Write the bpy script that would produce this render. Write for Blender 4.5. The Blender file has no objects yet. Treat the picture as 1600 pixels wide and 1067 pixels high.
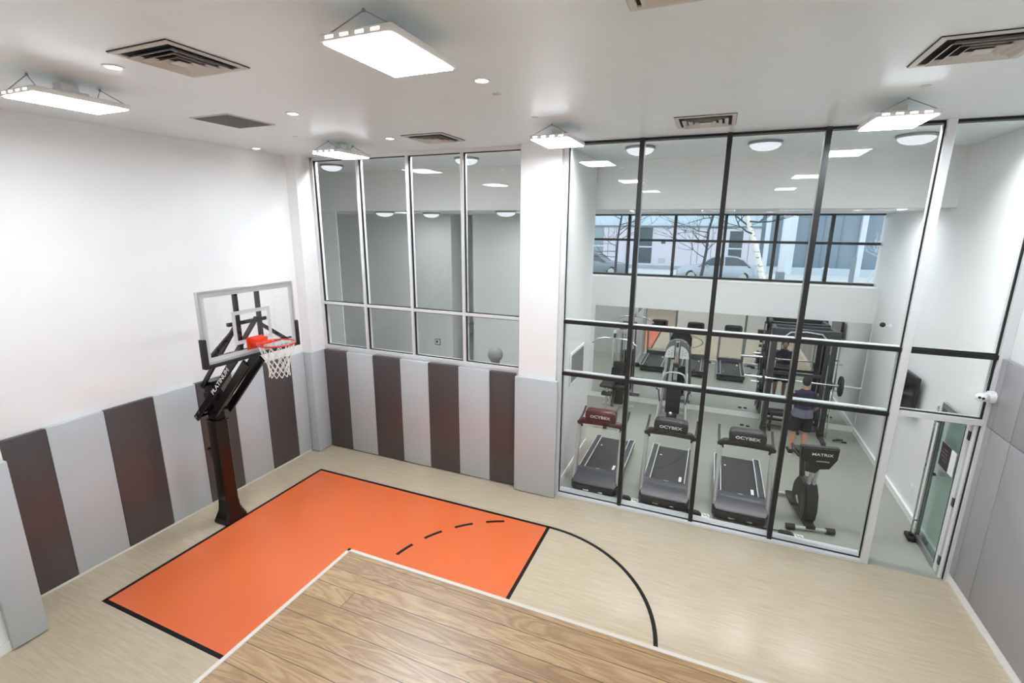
import bpy, bmesh, math, random
from mathutils import Vector, Matrix
PI = math.pi
S = bpy.context.scene
C = S.collection
# ------------------------------------------------------------------ camera
cam = bpy.data.cameras.new('camera'); co = bpy.data.objects.new('camera', cam); C.objects.link(co)
cam.sensor_width = 36.0; cam.lens = 756.03 / 1600 * 36.0; cam.clip_start = 0.05; cam.clip_end = 300
_R = Vector((0.92230413, 0.38638946, 0.00763361)); _U = Vector((-0.09620614, 0.21042199, 0.97286534)); _F = Vector((-0.37429863, 0.89801212, -0.23124611))
co.matrix_world = Matrix(((_R.x, _U.x, -_F.x, 6.66973658), (_R.y, _U.y, -_F.y, -6.45443708), (_R.z, _U.z, -_F.z, 4.60306335), (0, 0, 0, 1)))
S.camera = co
# ------------------------------------------------------------------ world / exposure
w = bpy.data.worlds.new('overcast_sky'); S.world = w; w.use_nodes = True
w.node_tree.nodes['Background'].inputs[0].default_value = (0.88, 0.94, 1.0, 1)
w.node_tree.nodes['Background'].inputs[1].default_value = 2.1
S.view_settings.view_transform = 'Standard'; S.view_settings.look = 'None'
S.view_settings.exposure = 0.12; S.view_settings.gamma = 1.0; S.view_settings.use_curve_mapping = False
LAMP = 64.0         # emission of the high-bay lights
DOME = .90          # emission of the dome lights
S.cycles.transparent_max_bounces = 24
S.cycles.max_bounces = 10; S.cycles.diffuse_bounces = 5; S.cycles.glossy_bounces = 5
S.cycles.caustics_reflective = False; S.cycles.caustics_refractive = False
S.cycles.sample_clamp_indirect = 12
ZC = 5.835          # court ceiling height
YG = 1.03           # plane of the glass

# ------------------------------------------------------------------ materials
def lin(c):
    return tuple(((v / 255) / 12.92 if v / 255 <= .04045 else ((v / 255 + .055) / 1.055) ** 2.4) for v in c)
def mat(name, rgb, rough=.5, metal=0., bump=0., bscale=40., var=0., spec=.5, vscale=3., coat=0.):
    m = bpy.data.materials.new(name); m.use_nodes = True
    nt = m.node_tree; b = nt.nodes['Principled BSDF']
    c = lin(rgb); b.inputs['Base Color'].default_value = (*c, 1)
    b.inputs['Roughness'].default_value = rough; b.inputs['Metallic'].default_value = metal
    b.inputs['Specular IOR Level'].default_value = spec
    if coat: b.inputs['Coat Weight'].default_value = coat; b.inputs['Coat Roughness'].default_value = .1
    tc = nt.nodes.new('ShaderNodeTexCoord')
    if True:
        n = nt.nodes.new('ShaderNodeTexNoise'); n.inputs['Scale'].default_value = vscale; n.inputs['Detail'].default_value = 5
        nt.links.new(tc.outputs['Object'], n.inputs['Vector'])
        mx = nt.nodes.new('ShaderNodeMix'); mx.data_type = 'RGBA'; mx.blend_type = 'MULTIPLY'; mx.inputs[0].default_value = 1
        mr = nt.nodes.new('ShaderNodeMapRange'); v = max(var, .03)
        mr.inputs[3].default_value = 1 - v; mr.inputs[4].default_value = 1 + v
        nt.links.new(n.outputs['Fac'], mr.inputs[0])
        mx.inputs[6].default_value = (*c, 1); nt.links.new(mr.outputs[0], mx.inputs[7]); nt.links.new(mx.outputs[2], b.inputs['Base Color'])
    if bump:
        n2 = nt.nodes.new('ShaderNodeTexNoise'); n2.inputs['Scale'].default_value = bscale; n2.inputs['Detail'].default_value = 3
        nt.links.new(tc.outputs['Object'], n2.inputs['Vector'])
        bp = nt.nodes.new('ShaderNodeBump'); bp.inputs['Strength'].default_value = bump; bp.inputs['Distance'].default_value = .01
        nt.links.new(n2.outputs['Fac'], bp.inputs['Height']); nt.links.new(bp.outputs[0], b.inputs['Normal'])
    return m
def emit(name, rgb, strength):
    m = bpy.data.materials.new(name); m.use_nodes = True; nt = m.node_tree
    nt.nodes.remove(nt.nodes['Principled BSDF']); e = nt.nodes.new('ShaderNodeEmission')
    e.inputs[0].default_value = (*lin(rgb), 1); e.inputs[1].default_value = strength
    nt.links.new(e.outputs[0], nt.nodes['Material Output'].inputs[0]); return m
def glass(name, tint=(1, 1, 1), base=.045, rough=0.0):
    m = bpy.data.materials.new(name); m.use_nodes = True; nt = m.node_tree
    nt.nodes.remove(nt.nodes['Principled BSDF'])
    t = nt.nodes.new('ShaderNodeBsdfTransparent'); t.inputs[0].default_value = (*tint, 1)
    g = nt.nodes.new('ShaderNodeBsdfGlossy'); g.inputs['Roughness'].default_value = rough
    lw = nt.nodes.new('ShaderNodeLayerWeight'); lw.inputs[0].default_value = .5
    pw = nt.nodes.new('ShaderNodeMath'); pw.operation = 'POWER'; pw.inputs[1].default_value = 4.5
    mr = nt.nodes.new('ShaderNodeMapRange'); mr.inputs[3].default_value = base; mr.inputs[4].default_value = 1
    mx = nt.nodes.new('ShaderNodeMixShader')
    nt.links.new(lw.outputs['Facing'], pw.inputs[0]); nt.links.new(pw.outputs[0], mr.inputs[0]); nt.links.new(mr.outputs[0], mx.inputs[0])
    nt.links.new(t.outputs[0], mx.inputs[1]); nt.links.new(g.outputs[0], mx.inputs[2])
    nt.links.new(mx.outputs[0], nt.nodes['Material Output'].inputs[0]); return m

M = dict(
    wall=mat('white_paint', (235, 235, 234), .55, bump=.05, bscale=120),
    ceil=mat('ceiling_paint', (228, 236, 238), .33, bump=.04, bscale=90),
    gymwall=mat('gym_wall_paint', (224, 225, 224), .6, bump=.05, bscale=120),
    edge=mat('beige_edge_trim', (186, 178, 166), .5),
    base=mat('white_trim_paint', (236, 236, 233), .4),
    padlight=mat('light_grey_vinyl', (184, 189, 192), .34, bump=.25, bscale=7, var=.04, vscale=2),
    paddark=mat('charcoal_vinyl', (78, 71, 71), .30, bump=.2, bscale=7, var=.08, vscale=2),
    padmid=mat('mid_grey_vinyl', (158, 156, 158), .42, bump=.1, bscale=7, var=.03),
    silver=mat('anodised_aluminium', (218, 219, 219), .35, metal=.1),
    silverdk=mat('brushed_steel', (160, 160, 160), .35, metal=.7),
    black=mat('black_frame_paint', (24, 22, 23), .4),
    gasket=mat('black_rubber_gasket', (10, 10, 10), .6),
    blackgloss=mat('black_powder_coat', (14, 12, 13), .22),
    polebrown=mat('dark_bronze_powder_coat', (26, 14, 12), .18),
    plastic=mat('black_plastic', (26, 26, 28), .42, var=.05),
    hood=mat('graphite_plastic', (56, 57, 64), .30),
    belt=mat('treadmill_belt_rubber', (48, 48, 48), .62, bump=.2, bscale=300),
    maroon=mat('maroon_plastic', (74, 34, 37), .3),
    chrome=mat('chrome', (215, 215, 215), .15, metal=1),
    tube=mat('silver_painted_tube', (186, 187, 187), .3, metal=.3),
    rack=mat('graphite_painted_steel', (44, 46, 50), .35),
    rubber=mat('black_rubber', (26, 26, 27), .6),
    white=mat('white_plastic', (236, 236, 234), .35),
    printw=mat('white_print', (235, 235, 235), .5),
    printb=mat('black_print', (20, 20, 20), .5),
    red=mat('orange_red_enamel', (226, 62, 30), .28),
    rimred=mat('red_enamel_rim', (196, 52, 40), .3),
    net=mat('white_nylon_cord', (225, 222, 218), .8),
    screen=mat('tv_screen', (10, 10, 11), .12),
    grey=mat('grey_panel_paint', (128, 128, 128), .5),
    skin=mat('skin', (190, 142, 118), .5, var=.06), hair=mat('black_hair', (16, 13, 12), .7, bump=.15, bscale=220),
    shorts=mat('black_shorts_fabric', (20, 20, 22), .85), shoe=mat('black_shoe', (26, 26, 28), .6), sole=mat('white_sole', (220, 220, 218), .6),
    opal=emit('dome_light_opal', (245, 248, 255), DOME), led=emit('led_panel_light', (238, 246, 255), LAMP),
    slotfill=emit('added_slot_diffuser', (250, 250, 252), 55),  # glow of the added slot lights
    gymfill=emit('added_gym_fill_panel', (246, 249, 255), 25),  # glow of the added ceiling panels
    down=emit('downlight_lens', (255, 250, 240), 14),
    glass=glass('clear_glass', (.975, .985, .98), .022), green=glass('green_tinted_glass', (.80, .89, .855), .05),
    acrylic=glass('clear_backboard_glass', (.96, .97, .97), .03),
    mirror=mat('mirror_silvering', (226, 229, 228), .015, metal=1.),
    stand=mat('grey_padding', (134, 134, 131), .6),
    dark=mat('diffuser_dark_interior', (22, 22, 22), .9),
    diff=mat('diffuser_enamel', (205, 203, 198), .5),
    grille=mat('perforated_grille', (112, 111, 108), .7),
)
M['mirror'].node_tree.nodes['Principled BSDF'].inputs['Specular IOR Level'].default_value = .5
def court_floor():
    m = bpy.data.materials.new('beige_sports_vinyl'); m.use_nodes = True; nt = m.node_tree; b = nt.nodes['Principled BSDF']
    tc = nt.nodes.new('ShaderNodeTexCoord'); mp = nt.nodes.new('ShaderNodeMapping'); mp.inputs['Scale'].default_value = (1.6, 22, 1)
    n = nt.nodes.new('ShaderNodeTexNoise'); n.inputs['Scale'].default_value = 1.6; n.inputs['Detail'].default_value = 9; n.inputs['Roughness'].default_value = .6
    nt.links.new(tc.outputs['Object'], mp.inputs[0]); nt.links.new(mp.outputs[0], n.inputs['Vector'])
    n2 = nt.nodes.new('ShaderNodeTexNoise'); n2.inputs['Scale'].default_value = .5; n2.inputs['Detail'].default_value = 3
    nt.links.new(tc.outputs['Object'], n2.inputs['Vector'])
    cr = nt.nodes.new('ShaderNodeValToRGB')
    cr.color_ramp.elements[0].position = .3; cr.color_ramp.elements[0].color = (*lin((178, 163, 140)), 1)
    cr.color_ramp.elements[1].position = .7; cr.color_ramp.elements[1].color = (*lin((191, 177, 154)), 1)
    nt.links.new(n.outputs['Fac'], cr.inputs[0])
    # sheet seams every 1.5 m across the room
    sp = nt.nodes.new('ShaderNodeSeparateXYZ'); nt.links.new(tc.outputs['Object'], sp.inputs[0])
    ma = nt.nodes.new('ShaderNodeMath'); ma.operation = 'PINGPONG'; ma.inputs[1].default_value = .8; nt.links.new(sp.outputs['Y'], ma.inputs[0])
    lt = nt.nodes.new('ShaderNodeMath'); lt.operation = 'LESS_THAN'; lt.inputs[1].default_value = .0025; nt.links.new(ma.outputs[0], lt.inputs[0])
    sc = nt.nodes.new('ShaderNodeMath'); sc.operation = 'MULTIPLY'; sc.inputs[1].default_value = .25; nt.links.new(lt.outputs[0], sc.inputs[0])
    mx = nt.nodes.new('ShaderNodeMix'); mx.data_type = 'RGBA'; nt.links.new(sc.outputs[0], mx.inputs[0]); nt.links.new(cr.outputs[0], mx.inputs[6]); mx.inputs[7].default_value = (*lin((120, 108, 90)), 1)
    nt.links.new(mx.outputs[2], b.inputs['Base Color'])
    mr = nt.nodes.new('ShaderNodeMapRange'); mr.inputs[3].default_value = .20; mr.inputs[4].default_value = .24; nt.links.new(n2.outputs['Fac'], mr.inputs[0]); nt.links.new(mr.outputs[0], b.inputs['Roughness'])
    bp = nt.nodes.new('ShaderNodeBump'); bp.inputs['Strength'].default_value = .06; bp.inputs['Distance'].default_value = .01
    nt.links.new(n.outputs['Fac'], bp.inputs['Height']); nt.links.new(bp.outputs[0], b.inputs['Normal'])
    return m
def wood():
    m = bpy.data.materials.new('oak_plank_flooring'); m.use_nodes = True; nt = m.node_tree; b = nt.nodes['Principled BSDF']
    L = nt.links.new; N = nt.nodes.new
    tc = N('ShaderNodeTexCoord'); sp = N('ShaderNodeSeparateXYZ'); L(tc.outputs['Object'], sp.inputs[0])
    def math_(op, a, v=None, v2=None):
        n = N('ShaderNodeMath'); n.operation = op; L(a, n.inputs[0])
        if v is not None:
            if isinstance(v, (int, float)): n.inputs[1].default_value = v
            else: L(v, n.inputs[1])
        if v2 is not None: n.inputs[2].default_value = v2
        return n.outputs[0]
    W = .092
    row = math_('FLOOR', math_('DIVIDE', sp.outputs['Y'], W))
    wn = N('ShaderNodeTexWhiteNoise'); wn.noise_dimensions = '1D'; L(row, wn.inputs['W'])
    off = math_('MULTIPLY', wn.outputs['Value'], 4.1)
    xs = math_('ADD', sp.outputs['X'], off); LN = 4.3
    col = math_('FLOOR', math_('DIVIDE', xs, LN))
    idn = math_('ADD', math_('MULTIPLY', row, 7.31), math_('MULTIPLY', col, 3.17))
    wn2 = N('ShaderNodeTexWhiteNoise'); wn2.noise_dimensions = '1D'; L(idn, wn2.inputs['W'])
    cmb = N('ShaderNodeCombineXYZ'); L(math_('MULTIPLY', sp.outputs['X'], 1.0), cmb.inputs[0]); L(math_('MULTIPLY', sp.outputs['Y'], 7.0), cmb.inputs[1]); L(math_('MULTIPLY', wn2.outputs['Value'], 40), cmb.inputs[2])
    n = N('ShaderNodeTexNoise'); n.inputs['Scale'].default_value = 2.1; n.inputs['Detail'].default_value = 3; n.inputs['Distortion'].default_value = 1.1; L(cmb.outputs[0], n.inputs['Vector'])
    rings = math_('PINGPONG', math_('MULTIPLY', n.outputs['Fac'], 6.0), .5)
    fine = N('ShaderNodeTexNoise'); fine.inputs['Scale'].default_value = 9; fine.inputs['Detail'].default_value = 8
    c2 = N('ShaderNodeCombineXYZ'); L(sp.outputs['X'], c2.inputs[0]); L(math_('MULTIPLY', sp.outputs['Y'], 26.0), c2.inputs[1]); L(wn2.outputs['Value'], c2.inputs[2]); L(c2.outputs[0], fine.inputs['Vector'])
    v = math_('ADD', math_('MULTIPLY', rings, .62), math_('MULTIPLY', fine.outputs['Fac'], .35))
    v = math_('ADD', v, math_('MULTIPLY', wn2.outputs['Value'], .38))
    cr = N('ShaderNodeValToRGB'); e = cr.color_ramp.elements
    e[0].position = .15; e[0].color = (*lin((112, 84, 58)), 1); e[1].position = .95; e[1].color = (*lin((178, 152, 113)), 1)
    x = e.new(.5); x.color = (*lin((146, 118, 84)), 1); L(v, cr.inputs[0])
    fy = math_('PINGPONG', sp.outputs['Y'], W / 2)
    dy = math_('ABSOLUTE', math_('SUBTRACT', math_('FRACT', math_('DIVIDE', sp.outputs['Y'], W)), .5))
    gy = math_('GREATER_THAN', dy, .4865)
    dx = math_('ABSOLUTE', math_('SUBTRACT', math_('FRACT', math_('DIVIDE', xs, LN)), .5))
    gx = math_('GREATER_THAN', dx, .4997)
    g = math_('MAXIMUM', gy, gx)
    mx = N('ShaderNodeMix'); mx.data_type = 'RGBA'; L(math_('MULTIPLY', g, .9), mx.inputs[0]); L(cr.outputs[0], mx.inputs[6]); mx.inputs[7].default_value = (*lin((30, 18, 10)), 1)
    L(mx.outputs[2], b.inputs['Base Color']); b.inputs['Roughness'].default_value = .36
    bp = N('ShaderNodeBump'); bp.inputs['Strength'].default_value = .3; bp.inputs['Distance'].default_value = .002; bp.invert = True
    L(g, bp.inputs['Height']); L(bp.outputs[0], b.inputs['Normal'])
    return m
M['court'] = court_floor(); M['wood'] = wood()
M['orange'] = mat('orange_court_paint', (216, 106, 58), .30, var=.07, vscale=1.1)
M['line'] = mat('black_court_line', (14, 13, 13), .55, spec=.25)
M['gymfloor'] = mat('grey_green_rubber_floor', (150, 152, 142), .38, var=.08, vscale=1.2, bump=.05, bscale=200)

# ------------------------------------------------------------------ mesh builder
class MB:
    def __init__(s): s.bm = bmesh.new()
    def _x(s, vs, mtx):
        if mtx is not None: bmesh.ops.transform(s.bm, matrix=mtx, verts=vs)
        return s
    def box(s, x0, x1, y0, y1, z0, z1, bev=0., seg=2, mtx=None):
        t = bmesh.new(); bmesh.ops.create_cube(t, size=1)
        bmesh.ops.transform(t, matrix=Matrix.Translation(((x0 + x1) / 2, (y0 + y1) / 2, (z0 + z1) / 2)) @ Matrix.Diagonal((abs(x1 - x0), abs(y1 - y0), abs(z1 - z0), 1)), verts=t.verts)
        if bev: bmesh.ops.bevel(t, geom=list(t.edges), offset=bev, segments=seg, affect='EDGES', profile=.5)
        return s._merge(t, mtx)
    def _merge(s, t, mtx=None):
        if mtx is not None: bmesh.ops.transform(t, matrix=mtx, verts=t.verts)
        me = bpy.data.meshes.new('tmp'); t.to_mesh(me); t.free(); s.bm.from_mesh(me); bpy.data.meshes.remove(me); return s
    def mesh(s, me, mtx=None):
        t = bmesh.new(); t.from_mesh(me); return s._merge(t, mtx)
    def bar(s, p0, p1, wx, wz, bev=0., up=(0, 0, 1)):
        """rectangular bar from p0 to p1: wx wide across, wz along 'up'"""
        p0 = Vector(p0); p1 = Vector(p1); d = p1 - p0; L = d.length; z = d.normalized()
        u = Vector(up)
        if abs(u.dot(z)) > .99: u = Vector((0, 1, 0))
        x = u.cross(z).normalized(); y = z.cross(x)
        m = Matrix(((x.x, y.x, z.x, p0.x), (x.y, y.y, z.y, p0.y), (x.z, y.z, z.z, p0.z), (0, 0, 0, 1)))
        return s.box(-wx / 2, wx / 2, -wz / 2, wz / 2, 0, L, bev, 1, m)
    def tube(s, pts, r, n=12, closed=False, mtx=None):
        pts = [Vector(p) for p in pts]; N = len(pts); t = bmesh.new(); rings = []
        rr = list(r) if isinstance(r, (list, tuple)) else [r] * N
        if len(rr) < N: rr += [rr[-1]] * (N - len(rr))
        prev = None
        for i, p in enumerate(pts):
            if closed: d = (pts[(i + 1) % N] - pts[i - 1])
            else: d = (pts[min(i + 1, N - 1)] - pts[max(i - 1, 0)])
            d.normalize()
            if prev is None:
                a = Vector((0, 0, 1)) if abs(d.z) < .9 else Vector((1, 0, 0)); x = a.cross(d).normalized()
            else:
                x = (prev - d * prev.dot(d)).normalized()
            prev = x; y = d.cross(x)
            rings.append([t.verts.new(p + (x * math.cos(2 * PI * k / n) + y * math.sin(2 * PI * k / n)) * rr[i]) for k in range(n)])
        for i in range(N if closed else N - 1):
            a, b = rings[i], rings[(i + 1) % N]
            for k in range(n): t.faces.new((a[k], a[(k + 1) % n], b[(k + 1) % n], b[k]))
        if not closed: t.faces.new(rings[0][::-1]); t.faces.new(rings[-1])
        return s._merge(t, mtx)
    def cyl(s, p0, p1, r, n=20, r1=None): return s.tube([p0, p1], [r, r if r1 is None else r1], n)
    def lathe(s, prof, n=28, mtx=None):
        t = bmesh.new(); rings = []
        for r, z in prof:
            if r < 1e-5: rings.append([t.verts.new((0, 0, z))])
            else: rings.append([t.verts.new((r * math.cos(2 * PI * k / n), r * math.sin(2 * PI * k / n), z)) for k in range(n)])
        for a, b in zip(rings, rings[1:]):
            for k in range(n):
                k2 = (k + 1) % n
                if len(a) == 1 and len(b) == 1: continue
                if len(a) == 1: t.faces.new((a[0], b[k2], b[k]))
                elif len(b) == 1: t.faces.new((a[k], a[k2], b[0]))
                else: t.faces.new((a[k], a[k2], b[k2], b[k]))
        bmesh.ops.recalc_face_normals(t, faces=t.faces)
        return s._merge(t, mtx)
    def prism(s, prof, axis, a0, a1, bev=0., seg=2, mtx=None, taper=None):
        """closed outline in the plane across 'axis' ('x': (y,z), 'y': (x,z), 'z': (x,y)) extruded a0..a1"""
        t = bmesh.new()
        def P(q, a):
            return {'x': (a, q[0], q[1]), 'y': (q[0], a, q[1]), 'z': (q[0], q[1], a)}[axis]
        A = [t.verts.new(P(q, a0)) for q in prof]; B = [t.verts.new(P(q, a1)) for q in prof]; n = len(prof)
        t.faces.new(A); t.faces.new(B[::-1])
        for k in range(n): t.faces.new((A[k], B[k], B[(k + 1) % n], A[(k + 1) % n]))
        bmesh.ops.recalc_face_normals(t, faces=t.faces)
        if bev:
            es = [e for e in t.edges if len(e.link_faces) == 2 and any(f.verts[:] and len(f.verts) == n for f in e.link_faces)]
            bmesh.ops.bevel(t, geom=es, offset=bev, segments=seg, affect='EDGES')
        return s._merge(t, mtx)
    def sphere(s, c, r, sc=(1, 1, 1), u=20, v=14, mtx=None):
        t = bmesh.new(); bmesh.ops.create_uvsphere(t, u_segments=u, v_segments=v, radius=r)
        bmesh.ops.transform(t, matrix=Matrix.Translation(c) @ Matrix.Diagonal((*sc, 1)), verts=t.verts)
        return s._merge(t, mtx)
    def loft(s, rings, cap=True, mtx=None):
        t = bmesh.new(); R = [[t.verts.new(p) for p in r] for r in rings]; n = len(rings[0])
        for a, b in zip(R, R[1:]):
            for k in range(n): t.faces.new((a[k], a[(k + 1) % n], b[(k + 1) % n], b[k]))
        if cap: t.faces.new(R[0][::-1]); t.faces.new(R[-1])
        bmesh.ops.recalc_face_normals(t, faces=t.faces)
        return s._merge(t, mtx)
    def poly(s, pts, thick=.002):
        t = bmesh.new(); A = [t.verts.new(p) for p in pts]; f = t.faces.new(A); f.normal_update()
        nv = f.normal.copy(); nv = -nv if nv.z < -.5 else nv
        r = bmesh.ops.extrude_face_region(t, geom=[f]); vs = [g for g in r['geom'] if isinstance(g, bmesh.types.BMVert)]
        bmesh.ops.translate(t, vec=nv * thick, verts=vs); bmesh.ops.recalc_face_normals(t, faces=t.faces)
        return s._merge(t)
    def build(s, name, m, parent=None, smooth=True):
        me = bpy.data.meshes.new(name); s.bm.to_mesh(me); s.bm.free()
        for mm in (m if isinstance(m, (list, tuple)) else [m]): me.materials.append(mm)
        if smooth:
            for p in me.polygons: p.use_smooth = True
            me.set_sharp_from_angle(angle=math.radians(38))
        o = bpy.data.objects.new(name, me); C.objects.link(o)
        if parent is not None: o.parent = parent
        return o
def tag(o, label=None, cat=None, group=None, kind=None):
    if label: o['label'] = label
    if cat: o['category'] = cat
    if group: o['group'] = group
    if kind: o['kind'] = kind
    return o
def empty(name, loc=(0, 0, 0), rz=0, label=None, cat=None, group=None, kind=None):
    o = bpy.data.objects.new(name, None); C.objects.link(o); o.location = loc; o.rotation_euler = (0, 0, rz); o.empty_display_size = .1
    return tag(o, label, cat, group, kind)
KIDS = {}
def copy_tree(o, parent=None):
    c = o.copy(); C.objects.link(c)
    if parent is not None: c.parent = parent
    for ch in [q for q in C.objects if q.parent == o]: copy_tree(ch, c)
    return c
def struct(name, mb, m, label=None): 
    o = mb.build(name, m, smooth=False); o['kind'] = 'structure'
    if label: o['label'] = label
    return o
def text_mb(txt, size, mtx, ext=.001, sx=1., mb=None, space=1.):
    cu = bpy.data.curves.new('t', 'FONT'); cu.body = txt; cu.size = size; cu.extrude = ext; cu.align_x = 'CENTER'; cu.align_y = 'CENTER'; cu.space_character = space
    cu.offset = size * .012
    o = bpy.data.objects.new('t', cu); C.objects.link(o); dg = bpy.context.evaluated_depsgraph_get()
    me = bpy.data.meshes.new_from_object(o.evaluated_get(dg)); bpy.data.objects.remove(o); bpy.data.curves.remove(cu)
    mb = mb or MB(); mb.mesh(me, mtx @ Matrix.Diagonal((sx, 1, 1, 1))); bpy.data.meshes.remove(me); return mb
def frame_mtx(o, x, y):
    """columns: local x -> x, local y -> y, normal = x cross y, origin o"""
    x = Vector(x).normalized(); y = Vector(y); y = (y - x * x.dot(y)).normalized(); z = x.cross(y)
    return Matrix(((x.x, y.x, z.x, o[0]), (x.y, y.y, z.y, o[1]), (x.z, y.z, z.z, o[2]), (0, 0, 0, 1)))
B = lambda *a, **k: MB().box(*a, **k)
ORD = ['first', 'second', 'third', 'fourth', 'fifth', 'sixth', 'seventh', 'eighth', 'ninth']

# ================================================================== SETTING
XL, XR, YB = -.84, 9.98, -10.0
T = .15
struct('floor', MB().box(XL - .05, XR + .02, YB, YG - .06, -.12, 0), M['court'])
struct('floor_gym', MB().box(-5.2, XR + .02, YG - .06, 8.2, -.12, 0), M['gymfloor'])
FILL_SLOTS = [(-.45, 3.6), (4.6, 9.8)]  # slots for added unseen lights that brighten the rooms behind the glass
struct('ceiling', MB().box(-5.2, XR + T, YB - T, 1.16, ZC, ZC + .15).box(-5.2, XR + T, 1.36, 3.3, ZC, ZC + .15).box(-5.2, -.45, 1.16, 1.36, ZC, ZC + .15).box(3.6, 4.6, 1.16, 1.36, ZC, ZC + .15).box(9.8, XR + T, 1.16, 1.36, ZC, ZC + .15), M['ceil'])
for i, (a, b) in enumerate(FILL_SLOTS):
    r = empty('added_slot_light', ((a + b) / 2, 1.26, ZC + .13), 0, 'added unseen slot light in the high ceiling just behind the %s' % ('interior windows' if i == 0 else 'black framed gym glass'), 'ceiling light')
    MB().box(-(b - a) / 2, (b - a) / 2, -.10, .10, .012, .02).build('housing', M['white'], r, False)
    MB().box(-(b - a) / 2, (b - a) / 2, -.095, .095, 0, .012).build('diffuser', M['slotfill'] if i else emit('added_interior_slot_diffuser', (250, 250, 252), 85), r, False)
    MB().box(-(b - a) / 2, (b - a) / 2, .094, .0995, -.129, 0).build('added_baffle', M['gasket'], r, False)  # dark strip added to mask the brightly lit slot wall
struct('wall_left', MB().box(XL - T, XL, YB, YG + .1, 0, ZC).box(XL, -.13, YB, -4.19, 0, ZC), M['wall'])
struct('wall_right', MB().box(XR + .02, XR + T, YB - T, 6.93, -.12, ZC + .15), M['wall'])
struct('wall_rear', MB().box(-5.2, XR + T, YB - T, YB, 0, ZC), M['wall'])
# corner column (against left wall) and wall under the left windows
struct('wall_corner_column', MB().box(XL, -.60, .62, YG + .1, 0, ZC), M['wall'])
struct('wall_window', MB().box(-.60, 3.76, YG - .035, YG + .12, 0, 2.165), M['wall'])
struct('wall_column', MB().box(3.745, 4.40, .87, YG + .25, 0, ZC), M['wall'])
# gym shell
struct('wall_gym_left', MB().box(4.20, 4.39, YG + .25, 3.22, 0, ZC), M['gymwall'])
struct('wall_gym_back', MB().box(.10, XR + .02, 6.32, 6.9, 0, 3.33, bev=.004, seg=1).box(-4.9, -.62, 6.3, 6.9, 0, 4.95).box(.10, 3.0, 6.3, 6.9, 0, 4.95).box(-.62, .10, 7.6, 7.8, 0, 4.95).box(-.82, -.62, 6.9, 7.8, 0, 4.95).box(.10, .3, 6.9, 7.8, 0, 4.95).box(3.0, 3.32, 6.3, 6.9, 0, 4.95), M['gymwall'])
struct('wall_gym_outer', MB().box(-5.2, -5.05, YG, 8.0, 0, ZC).box(-5.2, -2.13, 3.27, 3.295, 0, 4.95).box(-5.2, XL - T, YG, YG + .12, 0, ZC), M['gymwall'])
FILL_PANELS = [(-1.15, 5.0), (1.9, 4.9), (3.25, 4.35), (5.2, 4.35), (6.6, 4.35), (8.0, 4.35), (9.3, 4.35)]  # positions of added recessed panels that fill the rooms behind with light
bh = MB().box(-5.2, XR + .02, 3.3, 3.42, 4.94, ZC + .15).box(-5.2, XR + .02, 3.42, 4.05, 4.94, 5.1).box(-5.2, XR + .02, 5.3, 6.93, 4.94, 5.1).box(-5.2, 3.3, 6.93, 7.9, 4.94, 5.1)
xe = -5.2
for tx, ty in FILL_PANELS:
    bh.box(xe, tx - .3, 4.05, 5.3, 4.94, 5.1).box(tx - .3, tx + .3, 4.05, ty - .3, 4.94, 5.1).box(tx - .3, tx + .3, ty + .3, 5.3, 4.94, 5.1); xe = tx + .3
bh.box(xe, XR + .02, 4.05, 5.3, 4.94, 5.1)
struct('ceiling_bulkhead', bh, M['wall'])
bf = MB()  # dark baffles added to mask the lit sides of the panel recesses
for tx, ty in FILL_PANELS: bf.box(tx - .3, tx + .3, ty + .292, ty + .299, 4.942, 5.04)
struct('trim_added_baffles', bf, M['rack'])
# baseboards
struct('baseboard_right', MB().box(XR - .035, XR + .02, YB, YG - .05, 0, .13, bev=.006), M['base'])
struct('baseboard_gym', MB().box(3.3, XR, 6.295, 6.32, 0, .13).box(XR - .02, XR + .02, YG + .1, 6.3, 0, .11).box(4.39, 4.41, YG + .1, 3.22, 0, .11), M['base'])
struct('baseboard_left', MB().box(XL, XL + .055, -4.19, .62, 0, .035).box(-.13, -.105, YB, -4.19, 0, .13).box(XL, -.59, .6, .62, 0, .03), M['base'])

# painted court markings
key = empty('court_marking', (0, 0, 0), 0, 'orange painted key with black outline under the basketball hoop', 'court marking')
LX, KW, lw = 4.63, 3.66, .05
MB().box(0, LX, -KW, 0, 0, .0015).build('key_area', M['orange'], key, False)
ln = MB()
ln.box(-lw / 2, LX + lw / 2, -lw / 2, lw / 2, .0, .003).box(-lw / 2, LX + lw / 2, -KW - lw / 2, -KW + lw / 2, .0, .003)
ln.box(-lw / 2, lw / 2, -KW, 0, .0, .003).box(LX - lw / 2, LX + lw / 2, -KW, 0, .0, .003)
ln.build('outline', M['line'], key, False)
def arc(a0, a1, n):
    mb = MB(); pts = []
    for r in (KW / 2 - lw / 2, KW / 2 + lw / 2):
        ps = [(LX + r * math.cos(a0 + (a1 - a0) * k / n), -KW / 2 + r * math.sin(a0 + (a1 - a0) * k / n), 0) for k in range(n + 1)]
        pts.append(ps)
    for k in range(n):
        mb.poly([pts[0][k], pts[1][k], pts[1][k + 1], pts[0][k + 1]], .003)
    return mb
arc(-PI / 2, PI / 2, 64).build('free_throw_arc', M['line'], key, False)
for k in range(9):
    a = 1.964 + k * .277
    arc(a, a + .16, 6).build('dash', M['line'], key, False)

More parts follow.
